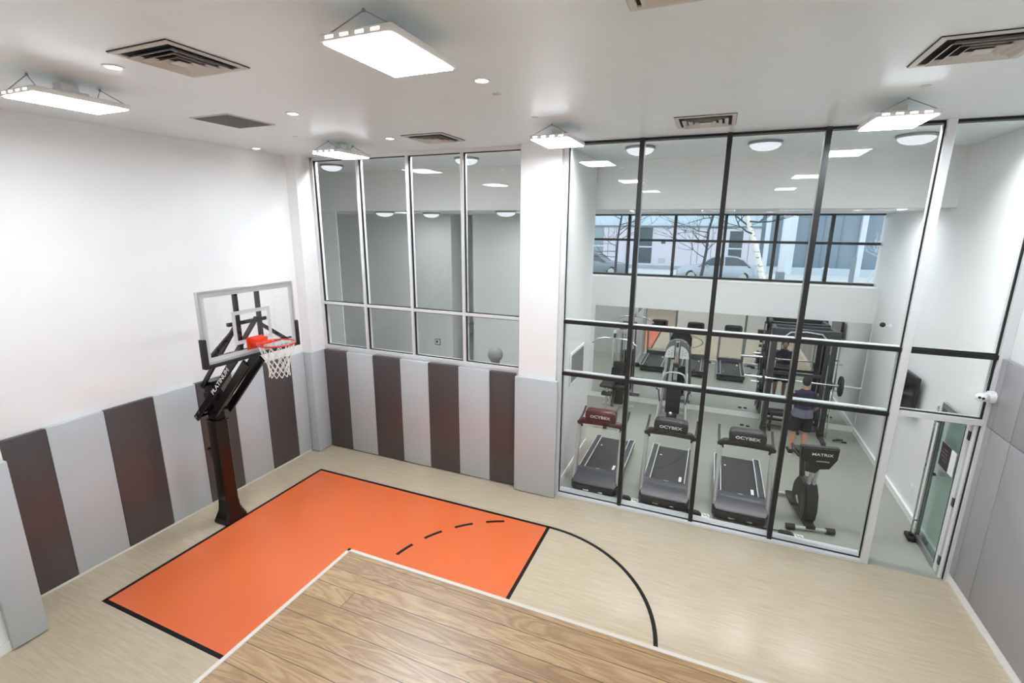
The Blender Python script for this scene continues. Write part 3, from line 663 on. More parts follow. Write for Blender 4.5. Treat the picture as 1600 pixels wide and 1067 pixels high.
# ================================================================== TREADMILLS
def logo(mb_text, size, mtx, sx=1.2):
    m = text_mb(mb_text, size, mtx, .001, sx)
    return m
def treadmill(cons, with_logo=True):
    r = empty('treadmill')
    fr = MB()
    fr.box(-.40, -.29, -.62, 1.05, .10, .225, bev=.015).box(.29, .40, -.62, 1.05, .10, .225, bev=.015).box(-.37, .37, .98, 1.04, .05, .14, bev=.01).box(-.36, .36, -.6, 1.0, .08, .15)
    fr.box(-.38, -.30, .80, .92, 0, .10, bev=.01).box(.30, .38, .80, .92, 0, .10, bev=.01).box(-.38, -.30, -.85, -.7, 0, .10).box(.30, .38, -.85, -.7, 0, .10)
    fr.build('deck_frame', M['hood'], r)
    MB().box(-.285, .285, -.62, 1.02, .152, .20, bev=.01).build('running_belt', M['belt'], r)
    tr = MB()
    for s in (-1, 1):
        tr.box(s * .284, s * .298, -.6, 1.045, .215, .234).box(s * .392, s * .404, -.6, 1.045, .205, .228)
        tr.box(s * .288, s * .402, 1.04, 1.05, .215, .230)
    tr.build('side_trim', M['silver'], r, False)
    # rounded bumper in plan
    out = [(-.41, -.62), (-.41, -.95), (-.36, -1.03), (-.25, -1.06), (.25, -1.06), (.36, -1.03), (.41, -.95), (.41, -.62)]
    MB().prism(out, 'z', .045, .185, bev=.015).build('front_bumper', M['plastic'], r)
    MB().prism([(-.58, .20), (-.62, .315), (-.70, .335), (-.82, .30), (-.97, .205), (-1.02, .18), (-.6, .16)], 'x', -.385, .385, bev=.02).build('motor_cover', M['hood'], r)
    MB().box(-.17, -.07, -1.068, -1.058, .075, .10, bev=.003, seg=1).box(.10, .18, -1.068, -1.058, .075, .10, bev=.003, seg=1).build('level_mark', M['chrome'], r)
    MB().box(-.04, .04, -.675, -.665, .335, .340).build('hood_badge', M['printw'], r, False)
    for s in (-1, 1):
        MB().bar((s * .385, -.86, .17), (s * .385, -.60, 1.16), .07, .085, .02, up=(0, 1, 0)).build('upright', M['tube'], r)
        MB().tube([(s * .395, -.62, 1.17), (s * .405, -.42, 1.17), (s * .41, -.22, 1.20), (s * .41, -.08, 1.27)], [.026, .022, .020, .018]).build('handrail', M['plastic'], r)
        MB().tube([(s * .40, -.30, 1.17), (s * .40, -.38, .9), (s * .395, -.62, .32)], .012).build('handrail_strut', M['tube'], r) if s > 0 else None
    MB().tube([(-.37, -.60, 1.08), (-.385, -.60, 1.15), (-.33, -.61, 1.20), (0, -.62, 1.215), (.33, -.61, 1.20), (.385, -.60, 1.15), (.37, -.60, 1.08)], [.045, .055, .06, .06, .06, .055, .045], 14).build('crossbar', cons, r)
    def cr_(z, hx, y0, y1): return [(-hx, y0 + .02, z), (-hx + .06, y0, z), (hx - .06, y0, z), (hx, y0 + .02, z), (hx, y1, z), (-hx, y1, z)]
    c = MB().loft([cr_(1.235, .20, -.66, -.55), cr_(1.26, .265, -.70, -.54), cr_(1.34, .275, -.72, -.55), cr_(1.42, .265, -.71, -.56), cr_(1.455, .23, -.68, -.57), cr_(1.47, .18, -.65, -.59)])
    c.box(-.11, .11, -.66, -.58, 1.18, 1.25, bev=.01)
    con = c.build('console', cons, r)
    mx = frame_mtx((.035, -.7205, 1.34), (1, 0, 0), (0, .0, 1))
    lg = text_mb('CYBEX', .07, mx, .0015, 1.35)
    lg.tube([(-.145 + .028 * math.cos(a), -.7205, 1.34 + .019 * math.sin(a)) for a in [2 * PI * k / 14 for k in range(14)]], .005, 5, closed=True)
    lg.build('lettering', M['printw'], con, False)
    sc = MB().box(-.19, .19, -.555, -.54, 1.27, 1.41).build('display', M['screen'], con, False)
    l2 = MB().box(.19, .235, -.36, -.18, .2005, .2025)
    l2.build('belt_label', M['printw'], r, False)
    MB().cyl((-.21, .62, .2), (-.21, .62, .2012), .02).build('belt_dot', M['printw'], r)
    return r
t1 = treadmill(M['maroon']); t1.location = (5.04, 2.23, 0); tag(t1, 'treadmill with maroon console, beside the gym side wall behind the glass', 'treadmill', 'treadmills behind the glass')
t2 = treadmill(M['plastic']); t2.location = (6.225, 2.27, 0); tag(t2, 'black treadmill in the middle of the three behind the glass', 'treadmill', 'treadmills behind the glass')
t3 = copy_tree(t2); t3.location = (7.40, 2.31, 0); t3.rotation_euler = (0, 0, 0); tag(t3, 'black treadmill nearest the exercise bike', 'treadmill', 'treadmills behind the glass')

# ================================================================== EXERCISE BIKE
bk = empty('exercise_bike', (8.33, 2.02, 0), .16, 'black upright exercise bike with silver mast behind the gym glass', 'exercise bike')
for y in (-.52, .52):
    b_ = MB().cyl((-.27, y, .05), (.27, y, .05), .028).build('base_bar', M['tube'], bk)
    for s in (-1, 1): MB().cyl((s * .22, y, .05), (s * .34, y, .05), .048).build('rubber_foot', M['rubber'], bk)
MB().box(-.07, .07, -.55, .55, .045, .11, bev=.015).build('frame_beam', M['plastic'], bk)
MB().prism([(-.42, .10), (-.46, .30), (-.42, .55), (-.30, .70), (-.12, .74), (.04, .66), (.16, .50), (.18, .30), (.06, .10)], 'x', -.095, .095, bev=.025, seg=3).build('body_shroud', M['plastic'], bk)
MB().prism([(-.36, .2), (-.38, .45), (-.26, .6), (-.24, .35)], 'x', -.10, .10, bev=.006).build('side_panel', M['hood'], bk)
MB().bar((0, .08, .55), (0, .22, .94), .07, .09, .015, up=(0, 1, 0)).build('seat_post', M['plastic'], bk)
MB().loft([[(-.035, .02, .97), (.035, .02, .97), (.03, .02, 1.01), (-.03, .02, 1.01)], [(-.06, .18, .95), (.06, .18, .95), (.055, .18, 1.02), (-.055, .18, 1.02)], [(-.13, .32, .95), (.13, .32, .95), (.12, .32, 1.035), (-.12, .32, 1.035)], [(-.11, .40, .97), (.11, .40, .97), (.10, .40, 1.04), (-.10, .40, 1.04)]]).build('saddle', M['rubber'], bk)
MB().tube([(-.03, -.28, .66), (-.03, -.34, 1.06)], .026).tube([(.04, -.28, .66), (.04, -.34, 1.06)], .026).build('mast', M['tube'], bk)
cn = MB().prism([(-.26, 1.38), (.26, 1.38), (.25, 1.20), (.16, 1.04), (.03, 1.02), (-.02, .95), (-.16, .97), (-.17, 1.12), (-.25, 1.18)], 'y', -.45, -.33, bev=.02, seg=3).build('console', M['plastic'], bk)
text_mb('MATRIX', .06, frame_mtx((.03, -.452, 1.27), (1, 0, 0), (0, 0, 1)), .001, 1.35).build('lettering', M['printw'], cn, False)
MB().box(-.04, .14, -.453, -.448, 1.155, 1.17).build('vent_line', M['tube'], cn, False)
for s in (-1, 1):
    MB().tube([(s * .10, -.34, 1.12), (s * .24, -.30, 1.16), (s * .28, -.14, 1.20), (s * .25, .0, 1.22)], .019).build('handlebar', M['rubber'], bk)
for s in (-1, 1):
    MB().bar((s * .105, -.08, .36), (s * .12, -.08 + s * .15, .36 + s * .06), .022, .04, .004).build('crank', M['tube'], bk)
    MB().box(s * .13, s * .23, -.08 + s * .15 - .06, -.08 + s * .15 + .06, .345 + s * .06, .375 + s * .06, bev=.008).tube([(s * .14, -.08 + s * .15 - .05, .375 + s * .06), (s * .18, -.08 + s * .15 - .05, .44 + s * .06), (s * .22, -.08 + s * .15 - .05, .375 + s * .06)], .008, 6).build('pedal', M['rubber'], bk)

# ================================================================== LAT PULLDOWN (left) AND CABLE MACHINE (centre)
lp = empty('lat_pulldown_machine', (4.62, 5.05, 0), 0, 'weight machine with curved chrome pull bar and padded seat at the left mirror', 'weight machine')
MB().box(-.05, .05, -.9, .75, 0, .07, bev=.008).box(-.4, .4, .65, .75, 0, .07, bev=.008).box(-.3, .3, -.9, -.82, 0, .07, bev=.008).build('base', M['tube'], lp)
for s in (-1, 1): MB().bar((s * .2, .68, .06), (s * .17, .60, 2.05), .05, .08, .006).build('upright', M['tube'], lp)
MB().bar((0, .62, 2.05), (0, -.30, 2.22), .07, .09, .006).bar((-.2, .60, 2.04), (.2, .60, 2.04), .07, .07, .005).build('top_arm', M['tube'], lp)
MB().box(-.14, .14, .55, .68, .12, 1.25, bev=.01).build('weight_stack', M['rubber'], lp)
MB().cyl((-.10, .61, .1), (-.10, .61, 2.0), .012).cyl((.10, .61, .1), (.10, .61, 2.0), .012).build('guide_rod', M['chrome'], lp)
MB().cyl((-.02, -.27, 2.12), (.02, -.27, 2.12), .06).cyl((-.02, .5, 2.08), (.02, .5, 2.08), .06).build('pulley', M['rubber'], lp)
MB().tube([(-.52, -.30, 1.90), (-.42, -.30, 2.0), (-.25, -.30, 2.05), (0, -.30, 2.06), (.25, -.30, 2.05), (.42, -.30, 2.0), (.52, -.30, 1.90)], .016).cyl((0, -.30, 2.06), (0, -.28, 2.14), .008).build('pull_bar', M['chrome'], lp)
MB().bar((-.12, -.3, .06), (-.12, -.25, .84), .05, .06, .006).build('seat_post', M['chrome'], lp)
MB().box(-.28, .04, -.42, .0, .84, .92, bev=.035, seg=3).box(-.24, .0, -.36, -.18, .62, .70, bev=.02).build('seat', M['rubber'], lp)
MB().bar((0, -.15, .30), (0, .15, .72), .05, .06, .005).cyl((-.26, .12, .72), (.26, .12, .72), .065).build('thigh_pad', M['rubber'], lp)
MB().prism([(-.16, .75), (.16, .75), (.11, 1.2), (-.11, 1.2)], 'y', .2, .28, bev=.02).bar((0, .24, .8), (0, .6, .8), .05, .06, .005).build('back_pad', M['plastic'], lp)

cm = empty('cable_machine', (6.0, 5.62, 0), 0, 'silver cable weight machine with rounded grey top and two white placards', 'weight machine')
MB().box(-.32, .32, .1, .2, 0, .07, bev=.008).box(-.36, -.30, -.45, .2, 0, .06, bev=.006).box(.30, .36, -.45, .2, 0, .06, bev=.006).box(-.3, .3, -.45, -.4, 0, .05, bev=.006).build('base', M['tube'], cm)
for s in (-1, 1):
    MB().bar((s * .30, .12, .05), (s * .22, .05, 1.85), .06, .09, .01).build('side_column', M['tube'], cm)
    MB().bar((s * .33, -.38, .05), (s * .27, .0, 1.15), .045, .06, .008).build('front_leg', M['tube'], cm)
ov = [(-.26, 1.55), (-.27, 1.75), (-.20, 1.90), (-.08, 1.96), (.08, 1.96), (.20, 1.90), (.27, 1.75), (.26, 1.55)]
MB().prism(ov, 'y', -.04, .16, bev=.02).build('top_cover', mat('grey_green_plastic', (92, 98, 94), .35), cm)
for s in (-1, 1):
    pts = [(s * .07, 1.52)] + [(s * (.07 + .21 * math.cos(a)), 1.52 + .30 * math.sin(a)) for a in [k * PI / 2 / 8 for k in range(9)]]
    pl = MB().prism(pts, 'y', -.056, -.042).build('placard', mat('placard_white', (205, 206, 204), .5), cm, False)
    q = MB()
    for k in range(5): q.box(s * .10, s * (.13 + .015 * (k % 3)), -.0585, -.056, 1.56 + k * .035, 1.568 + k * .035)
    for k in range(2): q.cyl((s * .19, -.0585, 1.60 + k * .07), (s * .19, -.056, 1.60 + k * .07), .012, 8)
    q.build('placard_print', M['printb'], pl, False)
MB().box(-.045, .045, -.08, .02, .9, 1.94, bev=.01).build('centre_rail', M['chrome'], cm)
MB().box(-.07, .07, -.13, -.05, 1.30, 1.40, bev=.015).cyl((-.03, -.09, 1.86), (.03, -.09, 1.86), .06).build('pulley_carriage', M['rubber'], cm)
MB().cyl((0, -.10, 1.2), (0, -.10, 1.34), .022).sphere((0, -.10, 1.14), .035).build('cable_stop', M['chrome'], cm)
MB().tube([(-.27, -.26, .80), (-.27, -.26, 1.05), (-.20, -.27, 1.18), (-.1, -.28, 1.22), (.1, -.28, 1.22), (.20, -.27, 1.18), (.27, -.26, 1.05), (.27, -.26, .80)], .022).build('handle_loop', M['tube'], cm)
MB().box(-.17, .17, -.16, -.05, .12, .93, bev=.03, seg=3).build('shroud', M['plastic'], cm)
MB().box(-.12, .12, -.28, -.14, .02, .16, bev=.02).build('foot_block', M['rubber'], cm)
MB().sphere((-.02, -.27, .17), .05).build('foot_roller', M['chrome'], cm)
for s in (-1, 1): MB().tube([(s * .30, -.28, .45), (s * .34, -.34, .75), (s * .40, -.36, .80)], .015).build('side_grip', M['rubber'], cm)
MB().tube([(.07, -.2, .03), (.22, -.34, .03), (.38, -.36, .03)], .012).build('foot_hook', M['rubber'], cm)

# ================================================================== SMITH RACK, BARBELL, BENCH
rk = empty('smith_machine', (8.62, 5.72, 0), 0, 'tall dark grey smith machine squat rack in front of the mirror', 'squat rack')
RH = 2.44
for x in (-.575, .575):
    for y, w_ in ((-.14, .10), (.42, .08)):
        MB().box(x - w_ / 2, x + w_ / 2, y - w_ / 2, y + w_ / 2, 0, RH, bev=.01).build('post', M['rack'], rk)
    MB().box(x - .04, x + .04, -.60, .50, 0, .08, bev=.01).build('base_rail', M['rack'], rk)
    MB().box(x - .04, x + .04, -.14, .42, RH - .10, RH, bev=.01).build('top_rail', M['rack'], rk)
    MB().cyl((x + (.09 if x > 0 else -.09), -.22, .06), (x + (.09 if x > 0 else -.09), -.22, RH - .12), .016).build('guide_rod', M['chrome'], rk)
    sgn = 1 if x > 0 else -1
    for z in (.55, 1.0, 1.62):
        MB().cyl((x + sgn * .05, .42, z), (x + sgn * .33, .42, z), .024).build('storage_peg', M['chrome'], rk)
    for k in range(16): pass
    hs = MB()
    for k in range(22): hs.cyl((x - .012, -.1915, .35 + k * .09), (x - .012, -.1895, .35 + k * .09), .012, 8)
    hs.build('hole_row', M['printb'], rk)
    MB().box(x - .06, x + .06, -.28, -.18, 1.20, 1.36, bev=.02).build('bar_hook', M['rubber'], rk)
    MB().box(x - .055, x + .055, -.24, .0, .0, .16, bev=.02).build('foot_cap', M['rubber'], rk)
MB().box(-.66, .66, -.20, -.08, RH - .16, RH + .02, bev=.015).box(-.62, .62, .38, .46, RH - .12, RH, bev=.01).build('top_beam', M['rack'], rk)
MB().tube([(-.4, -.22, RH - .16), (-.3, -.24, RH - .05), (0, -.24, RH - .02), (.3, -.24, RH - .05), (.4, -.22, RH - .16)], .016).build('chin_up_bar', M['tube'], rk)
MB().box(-.55, .55, .38, .46, .08, .14, bev=.01).bar((-.5, .0, .10), (.5, .0, .10), .05, .05, .01).box(-.55, .55, .40, .44, 1.25, 1.31).build('cross_member', M['rack'], rk)
# barbell resting in the hooks
bbell = empty('barbell', (8.62, 5.34, 1.34), 0, 'chrome olympic barbell racked across the smith machine behind the person', 'barbell')
bbell.rotation_euler = (0, 0, -.03)
br = MB().cyl((-.66, 0, 0), (.66, 0, 0), .016).build('bar', M['chrome'], bbell)
for s in (-1, 1):
    MB().cyl((s * .66, 0, 0), (s * .70, 0, 0), .036).cyl((s * .70, 0, 0), (s * 1.12, 0, 0), .025).build('sleeve', M['chrome'], bbell)
for (x, y, z, rr, l) in [(.74, 0, 0, .22, 'large black weight plate on the right end of the barbell'), (-.73, 0, 0, .18, 'black weight plate on the left end of the barbell')]:
    pm = MB().lathe([(.03, -.02), (rr * .35, -.02), (rr * .40, -.012), (rr * .82, -.012), (rr * .86, -.022), (rr * .97, -.022), (rr, -.012), (rr, .012), (rr * .97, .022), (rr * .86, .022), (rr * .82, .012), (rr * .4, .012), (rr * .35, .02), (.03, .02), (.03, -.02)], 36, Matrix.Rotation(PI / 2, 4, 'Y'))
    o = pm.build('weight_plate', M['rubber']); o.location = (8.62 + x, 5.34 - x * .03, 1.34); o.rotation_euler = (0, 0, -.03); tag(o, l, 'weight plate', 'weight plates')
for (x, z, rr, l) in [(-.70, .55, .20, 'black weight plate on the lowest left peg of the rack'), (-.70, 1.0, .17, 'black weight plate on the middle left peg of the rack'), (-.70, 1.62, .14, 'small black weight plate on the top left peg of the rack'), (.70, 1.62, .12, 'small black weight plate on the top right peg of the rack')]:
    pm = MB().lathe([(.025, -.02), (rr, -.02), (rr + .005, 0), (rr, .02), (.025, .02), (.025, -.02)], 32, Matrix.Rotation(PI / 2, 4, 'Y'))
    o = pm.build('weight_plate', M['rubber']); o.location = (8.62 + x, 6.14, z); tag(o, l, 'weight plate', 'weight plates')
bn = empty('weight_bench', (8.62, 5.30, 0), 0, 'low black weight bench inside the smith machine beyond the person', 'bench')
bn.location = (8.50, 5.78, 0)
MB().box(-.38, .30, -.13, .13, .40, .47, bev=.025, seg=3).build('pad', M['rubber'], bn)
MB().box(-.33, .27, -.03, .03, .33, .40).bar((-.28, 0, .36), (-.32, 0, .05), .05, .05, .005).bar((.22, 0, .36), (.26, 0, .05), .05, .05, .005).box(-.35, -.29, -.2, .2, 0, .05, bev=.008).box(.23, .29, -.2, .2, 0, .05, bev=.008).build('leg_frame', M['rack'], bn)
# small things on the floor
cl = MB().box(-.10, -.02, -.03, .03, 0, .035, bev=.012).box(.03, .11, -.05, .0, 0, .03, bev=.01).build('bar_clip', M['rubber']); cl.location = (7.66, 5.68, 0); tag(cl, 'small black bar clips lying on the gym floor left of the rack', 'bar clip')
pc = MB().tube([(-.12, 0, .02), (-.02, .03, .03), (.06, 0, .06), (.0, -.05, .08), (-.05, -.02, .05)], .018, 8).box(.05, .15, -.03, .02, 0, .03, bev=.008).build('small_floor_item', M['rubber']); pc.location = (9.55, 5.52, 0); tag(pc, 'small unidentified black item lying on the floor at the right foot of the rack', 'strap')  # unidentified small object, modelled as a coil and a block
for i, (x, y) in enumerate([(5.60, 1.30), (6.74, 1.30), (8.08, 1.27)]):
    wds = ('between the first and second treadmill', 'between the second and third treadmill', 'in front of the exercise bike')[i]
    r = empty('power_outlet_box', (x, y + .0, 0), 0, 'black floor outlet with coiled cord, %s' % wds, 'floor outlet', 'floor outlets by the glass')
    MB().prism([(-.13, 0), (-.11, .05), (.05, .055), (.10, 0)], 'y', -.045, .05, bev=.01).build('cover', M['rubber'], r)
    MB().tube([(-.1 - .25, .02, .012), (-.2, .05, .012), (-.1, .03, .03), (.0, .03, .055)], .008, 6).build('cord', M['rubber'], r)
    cdd = MB().box(.10, .22, -.055, .055, .012, .016).build('paper_card', M['printw'], r, False)
    MB().tube([(.12, .03, .017), (.15, -.02, .017), (.17, .02, .017), (.20, -.03, .017)], .006, 5).build('scribble', M['printb'], cdd)
    MB().box(.10, .22, -.055, .055, 0, .012).build('card_base', M['white'], r, False)

# ================================================================== WALL THINGS IN THE GYM
mr_ = empty('wall_mirror', (6.88, 6.31, .13), 0, 'wide frameless mirror along the gym back wall below the street window', 'mirror')
xm_ = [3.785, 5.35, 6.92, 8.45, 9.975]
for i in range(4):
    MB().box(xm_[i] - 6.88, xm_[i + 1] - 6.88 - .0006, 0, .008, 0, 2.44).build('mirror_sheet', M['mirror'], mr_, False)
tv = empty('wall_television', (9.90, 3.62, 1.91), 0, 'black flat television mounted on the gym right wall', 'television')
MB().box(-.03, .03, -.57, .57, -.33, .33, bev=.008).build('casing', M['blackgloss'], tv)
MB().box(-.033, -.03, -.55, .55, -.31, .31).build('screen', M['screen'], tv, False)
MB().box(.03, .08, -.15, .15, -.12, .12).build('wall_bracket', M['rack'], tv, False)
wp = empty('access_panel', (4.39, 2.22, 2.07), 0, 'grey access panel with white frame on the gym left wall', 'wall panel')
MB().box(0, .02, -.48, .48, -.31, .31, bev=.004, seg=1).build('frame', M['white'], wp)
MB().box(.018, .024, -.43, .43, -.26, .26).build('panel', M['grey'], wp, False)
for (x, y, z, l) in [(9.999, 5.2, 2.72, 'small white security camera on the gym right wall'), ]:
    r = empty('security_camera', (x, y, z), 0, l, 'security camera')
    MB().cyl((-.0, 0, 0), (-.02, 0, 0), .05).tube([(-.02, 0, 0), (-.08, -.02, .0), (-.12, -.03, .02)], .018).build('mount', M['white'], r)
    MB().sphere((-.15, -.04, .03), .05).build('camera_head', M['printb'], r)
sc_ = empty('security_camera', (9.93, .93, 2.63), 0, 'white dual-lens security camera at the top of the right wall pads', 'security camera')
MB().cyl((.0, 0, 0), (-.06, 0, 0), .075).build('mount', M['white'], sc_)
MB().tube([(-.06, -.01, 0), (-.12, -.04, .0)], .055, 18).sphere((-.14, -.06, .0), .062, (1, 1, .8)).build('camera_head', M['white'], sc_)
MB().sphere((-.175, -.105, .008), .016).sphere((-.145, -.118, .004), .016).build('lens', M['printb'], sc_)
so = empty('wall_outlet', (-1.17, 6.3, 1.06), 0, 'small square black and white wall outlet seen through the third interior window', 'outlet')
MB().box(-.095, .095, -.012, 0, -.095, .095, bev=.003, seg=1).build('plate', M['printb'], so)
MB().box(-.075, .075, -.016, -.012, -.07, .075).build('face', M['white'], so, False)
MB().box(-.05, .01, -.018, -.016, -.03, .04).build('socket', M['printb'], so, False)
go = empty('wall_outlet', (10.0, 2.75, .45), 0, 'white outlet plate low on the gym right wall', 'outlet')
MB().box(-.012, 0, -.04, .04, -.06, .06, bev=.003, seg=1).build('plate', M['white'], go)
EBX, EBZ = 2.33, 1.83
eb = empty('exercise_stand', (EBX, 3.0, 0), 0, 'grey round-headed exercise stand seen low in the fourth interior window', 'exercise stand')
MB().lathe([(0, 0), (.28, 0), (.28, .08), (.2, .16), (.06, .2), (.10, .9), (.10, EBZ - .1)]).build('base', M['stand'], eb)
MB().sphere((0, 0, EBZ), .17, (1, 1, 1.0)).build('head', M['stand'], eb)
eb.location.x = EBX

# ================================================================== PERSON
def skin_mesh(nodes, edges, root=0, levels=1, extra=None, voxel=.007):
    me = bpy.data.meshes.new('sk'); me.from_pydata([n[0] for n in nodes], edges, []); o = bpy.data.objects.new('sk', me); C.objects.link(o)
    o.modifiers.new('s', 'SKIN'); sk = me.skin_vertices[0].data
    for i, n in enumerate(nodes):
        r = n[1]; sk[i].radius = (r, r) if not isinstance(r, tuple) else r; sk[i].use_root = (i == root)
    o.modifiers.new('u', 'SUBSURF').levels = levels
    dg = bpy.context.evaluated_depsgraph_get(); dg.update()
    out = bpy.data.meshes.new_from_object(o.evaluated_get(dg)); bpy.data.objects.remove(o); bpy.data.meshes.remove(me); return out
def remesh(mb, voxel):
    me = bpy.data.meshes.new('r'); mb.bm.to_mesh(me); mb.bm.free(); o = bpy.data.objects.new('r', me); C.objects.link(o)
    m = o.modifiers.new('r', 'REMESH'); m.mode = 'VOXEL'; m.voxel_size = voxel
    s = o.modifiers.new('sm', 'SMOOTH'); s.iterations = 3; s.factor = .5
    dg = bpy.context.evaluated_depsgraph_get(); dg.update(); out = bpy.data.meshes.new_from_object(o.evaluated_get(dg)); bpy.data.objects.remove(o); return out
def ell(z, rx, ry, cx=0., cy=0., n=20): return [(cx + rx * math.cos(2 * PI * k / n), cy + ry * math.sin(2 * PI * k / n), z) for k in range(n)]
def person():
    r = empty('person', (8.60, 4.50, 0), .08, 'person seen from behind in navy and grey shirt and black shorts before the rack', 'person')
    FX = {-1: (-.12, 0.), 1: (.10, .02)}
    arms = {-1: [(-.17, -.01, 1.345), (-.30, .02, 1.12), (-.17, .21, 1.16), (-.12, .25, 1.18)], 1: [(.17, -.01, 1.345), (.25, -.01, 1.09), (.235, .16, .93), (.22, .205, .895)]}
    hd = {-1: Vector((.6, .6, .2)).normalized(), 1: Vector((-.1, .8, -.6)).normalized()}
    torso = [(.80, .14, .105), (.90, .165, .12), (1.00, .142, .10), (1.08, .138, .095), (1.20, .160, .105), (1.30, .168, .10), (1.37, .13, .085), (1.41, .075, .065)]
    # one continuous body: torso, limbs, hands and head fused into a single surface
    mb = MB().loft([ell(z, a, b) for z, a, b in torso])
    mb.tube([(0, -.005, 1.38), (0, .01, 1.45), (0, .025, 1.52)], [.066, .056, .056], 16)
    for s in (-1, 1):
        fx, fy = FX[s]
        mb.tube([(s * .09, 0, .88), (s * .098, .0, .76), ((fx + s * .09) / 2, fy + .01, .62), (fx, fy + .015, .49), (fx, fy - .012, .36), (fx, fy - .01, .24), (fx, fy, .09), (fx, fy, .05)], [.10, .095, .078, .058, .058, .046, .036, .036], 16)
        mb.sphere((fx, fy + .06, .045), .04, (.9, 2.2, .8))
        a = arms[s]
        mb.sphere(Vector(a[0]) + Vector((-s * .012, 0, -.018)), .055); mb.tube([a[0], tuple((Vector(a[0]) * .5 + Vector(a[1]) * .5)), a[1], tuple((Vector(a[1]) * .6 + Vector(a[2]) * .4)), a[2]], [.056, .048, .041, .039, .027], 14)
        mb.sphere(a[1], .041)
        c, dr = Vector(a[3]), hd[s]; side = dr.cross(Vector((0, 0, 1))).normalized(); nrm = side.cross(dr)
        mb.tube([a[2], tuple(c)], [.027, .030], 12)
        for k in range(4):
            p = c + side * ((k - 1.5) * .019); mb.tube([p - dr * .035, p, p + dr * .03], [.015, .014, .011], 8)
        for k, ln_ in enumerate((.062, .072, .068, .052)):
            b0 = c + dr * .028 + side * ((k - 1.5) * .0205); b1 = b0 + dr * ln_ * .55 + side * (k - 1.5) * .003; b2 = b1 + (dr * .6 - nrm * .6) * ln_ * .42
            mb.tube([b0 - dr * .01, b0, b1, b2], [.0095, .009, .0085, .0075], 8)
        t0 = c - dr * .015 - side * (.03 * s); mb.tube([t0, t0 - side * .022 * s + dr * .02, t0 - side * .024 * s + dr * .05], [.012, .0105, .009], 8)
    hc = Vector((0, .03, 1.575))
    mb.sphere(hc + Vector((0, -.005, .01)), .082, (.88, 1.12, 1.22)); mb.sphere(hc + Vector((0, .035, -.05)), .056, (.95, .95, 1.05)); mb.sphere(hc + Vector((0, .068, -.088)), .022, (1.1, .8, .8))
    mb.tube([hc + Vector((0, .09, .02)), hc + Vector((0, .105, -.015)), hc + Vector((0, .098, -.025))], [.008, .013, .012], 8)
    for s in (-1, 1):
        mb.sphere(hc + Vector((s * .073, -.0, -.008)), .022, (.45, .8, 1.3)); mb.sphere(hc + Vector((s * .012, .098, -.024)), .009)
        mb.sphere(hc + Vector((s * .03, .083, .030)), .014, (1.3, .6, .45)); mb.sphere(hc + Vector((s * .036, .066, -.022)), .016, (1, .8, .8))
    mb.sphere(hc + Vector((0, .090, -.052)), .017, (1.35, .55, .30)); mb.sphere(hc + Vector((0, .087, -.062)), .015, (1.2, .55, .35))
    MB().mesh(remesh(mb, .0048)).build('body', M['skin'], r)
    ey = MB(); 
    for s in (-1, 1): ey.sphere(hc + Vector((s * .030, .0825, .012)), .0105, (1.2, .6, .6))
    ey.build('eyes', M['printw'], r); pu = MB()
    for s in (-1, 1): pu.sphere(hc + Vector((s * .030, .0885, .012)), .0045)
    pu.build('pupils', M['printb'], r)
    def cut(mb_, co_, no_):
        bmesh.ops.bisect_plane(mb_.bm, geom=mb_.bm.verts[:] + mb_.bm.edges[:] + mb_.bm.faces[:], plane_co=co_, plane_no=Vector(no_).normalized(), clear_outer=True)
        bmesh.ops.holes_fill(mb_.bm, edges=[e for e in mb_.bm.edges if e.is_boundary])
    hm = MB().sphere(hc + Vector((0, -.012, .016)), .089, (.90, 1.10, 1.22)); hm = MB().mesh(remesh(hm, .006))
    cut(hm, hc + Vector((0, .062, .045)), (0, 1, -.55)); cut(hm, hc + Vector((0, -.03, -.055)), (0, .55, -1)); hm.build('hair', M['hair'], r)
    # shirt
    sm = MB().loft([ell(z, a, b) for z, a, b in [(.80, .200, .158), (.90, .197, .155), (1.00, .180, .138), (1.10, .168, .126), (1.20, .178, .125), (1.30, .182, .118), (1.375, .145, .102), (1.415, .088, .076), (1.43, .07, .06)]])
    for s in (-1, 1):
        a = arms[s]; e_ = Vector(a[0]).lerp(Vector(a[1]), .82)
        sm.sphere(Vector(a[0]) + Vector((-s * .012, 0, -.018)), .066); sm.tube([tuple(Vector(a[0]) + Vector((-s * .01, 0, -.02))), tuple(Vector(a[0]).lerp(Vector(a[1]), .4)), tuple(e_)], [.064, .064, .064], 16)
    sm = MB().mesh(remesh(sm, .008)); cut(sm, (0, 0, .845), (0, 0, -1))
    m = bpy.data.materials.new('navy_and_grey_shirt'); m.use_nodes = True; nt = m.node_tree; bs = nt.nodes['Principled BSDF']; bs.inputs['Roughness'].default_value = .85
    tc = nt.nodes.new('ShaderNodeTexCoord'); sx = nt.nodes.new('ShaderNodeSeparateXYZ'); nt.links.new(tc.outputs['Object'], sx.inputs[0])
    nz = nt.nodes.new('ShaderNodeTexNoise'); nz.inputs['Scale'].default_value = 5; nt.links.new(tc.outputs['Object'], nz.inputs[0])
    ad = nt.nodes.new('ShaderNodeMath'); ad.operation = 'MULTIPLY_ADD'; ad.inputs[1].default_value = .06; nt.links.new(nz.outputs['Fac'], ad.inputs[0]); nt.links.new(sx.outputs['Z'], ad.inputs[2])
    gt = nt.nodes.new('ShaderNodeMath'); gt.operation = 'GREATER_THAN'; gt.inputs[1].default_value = 1.06; nt.links.new(ad.outputs[0], gt.inputs[0])
    mx = nt.nodes.new('ShaderNodeMix'); mx.data_type = 'RGBA'; mx.inputs[6].default_value = (*lin((100, 101, 116)), 1); mx.inputs[7].default_value = (*lin((30, 30, 56)), 1)
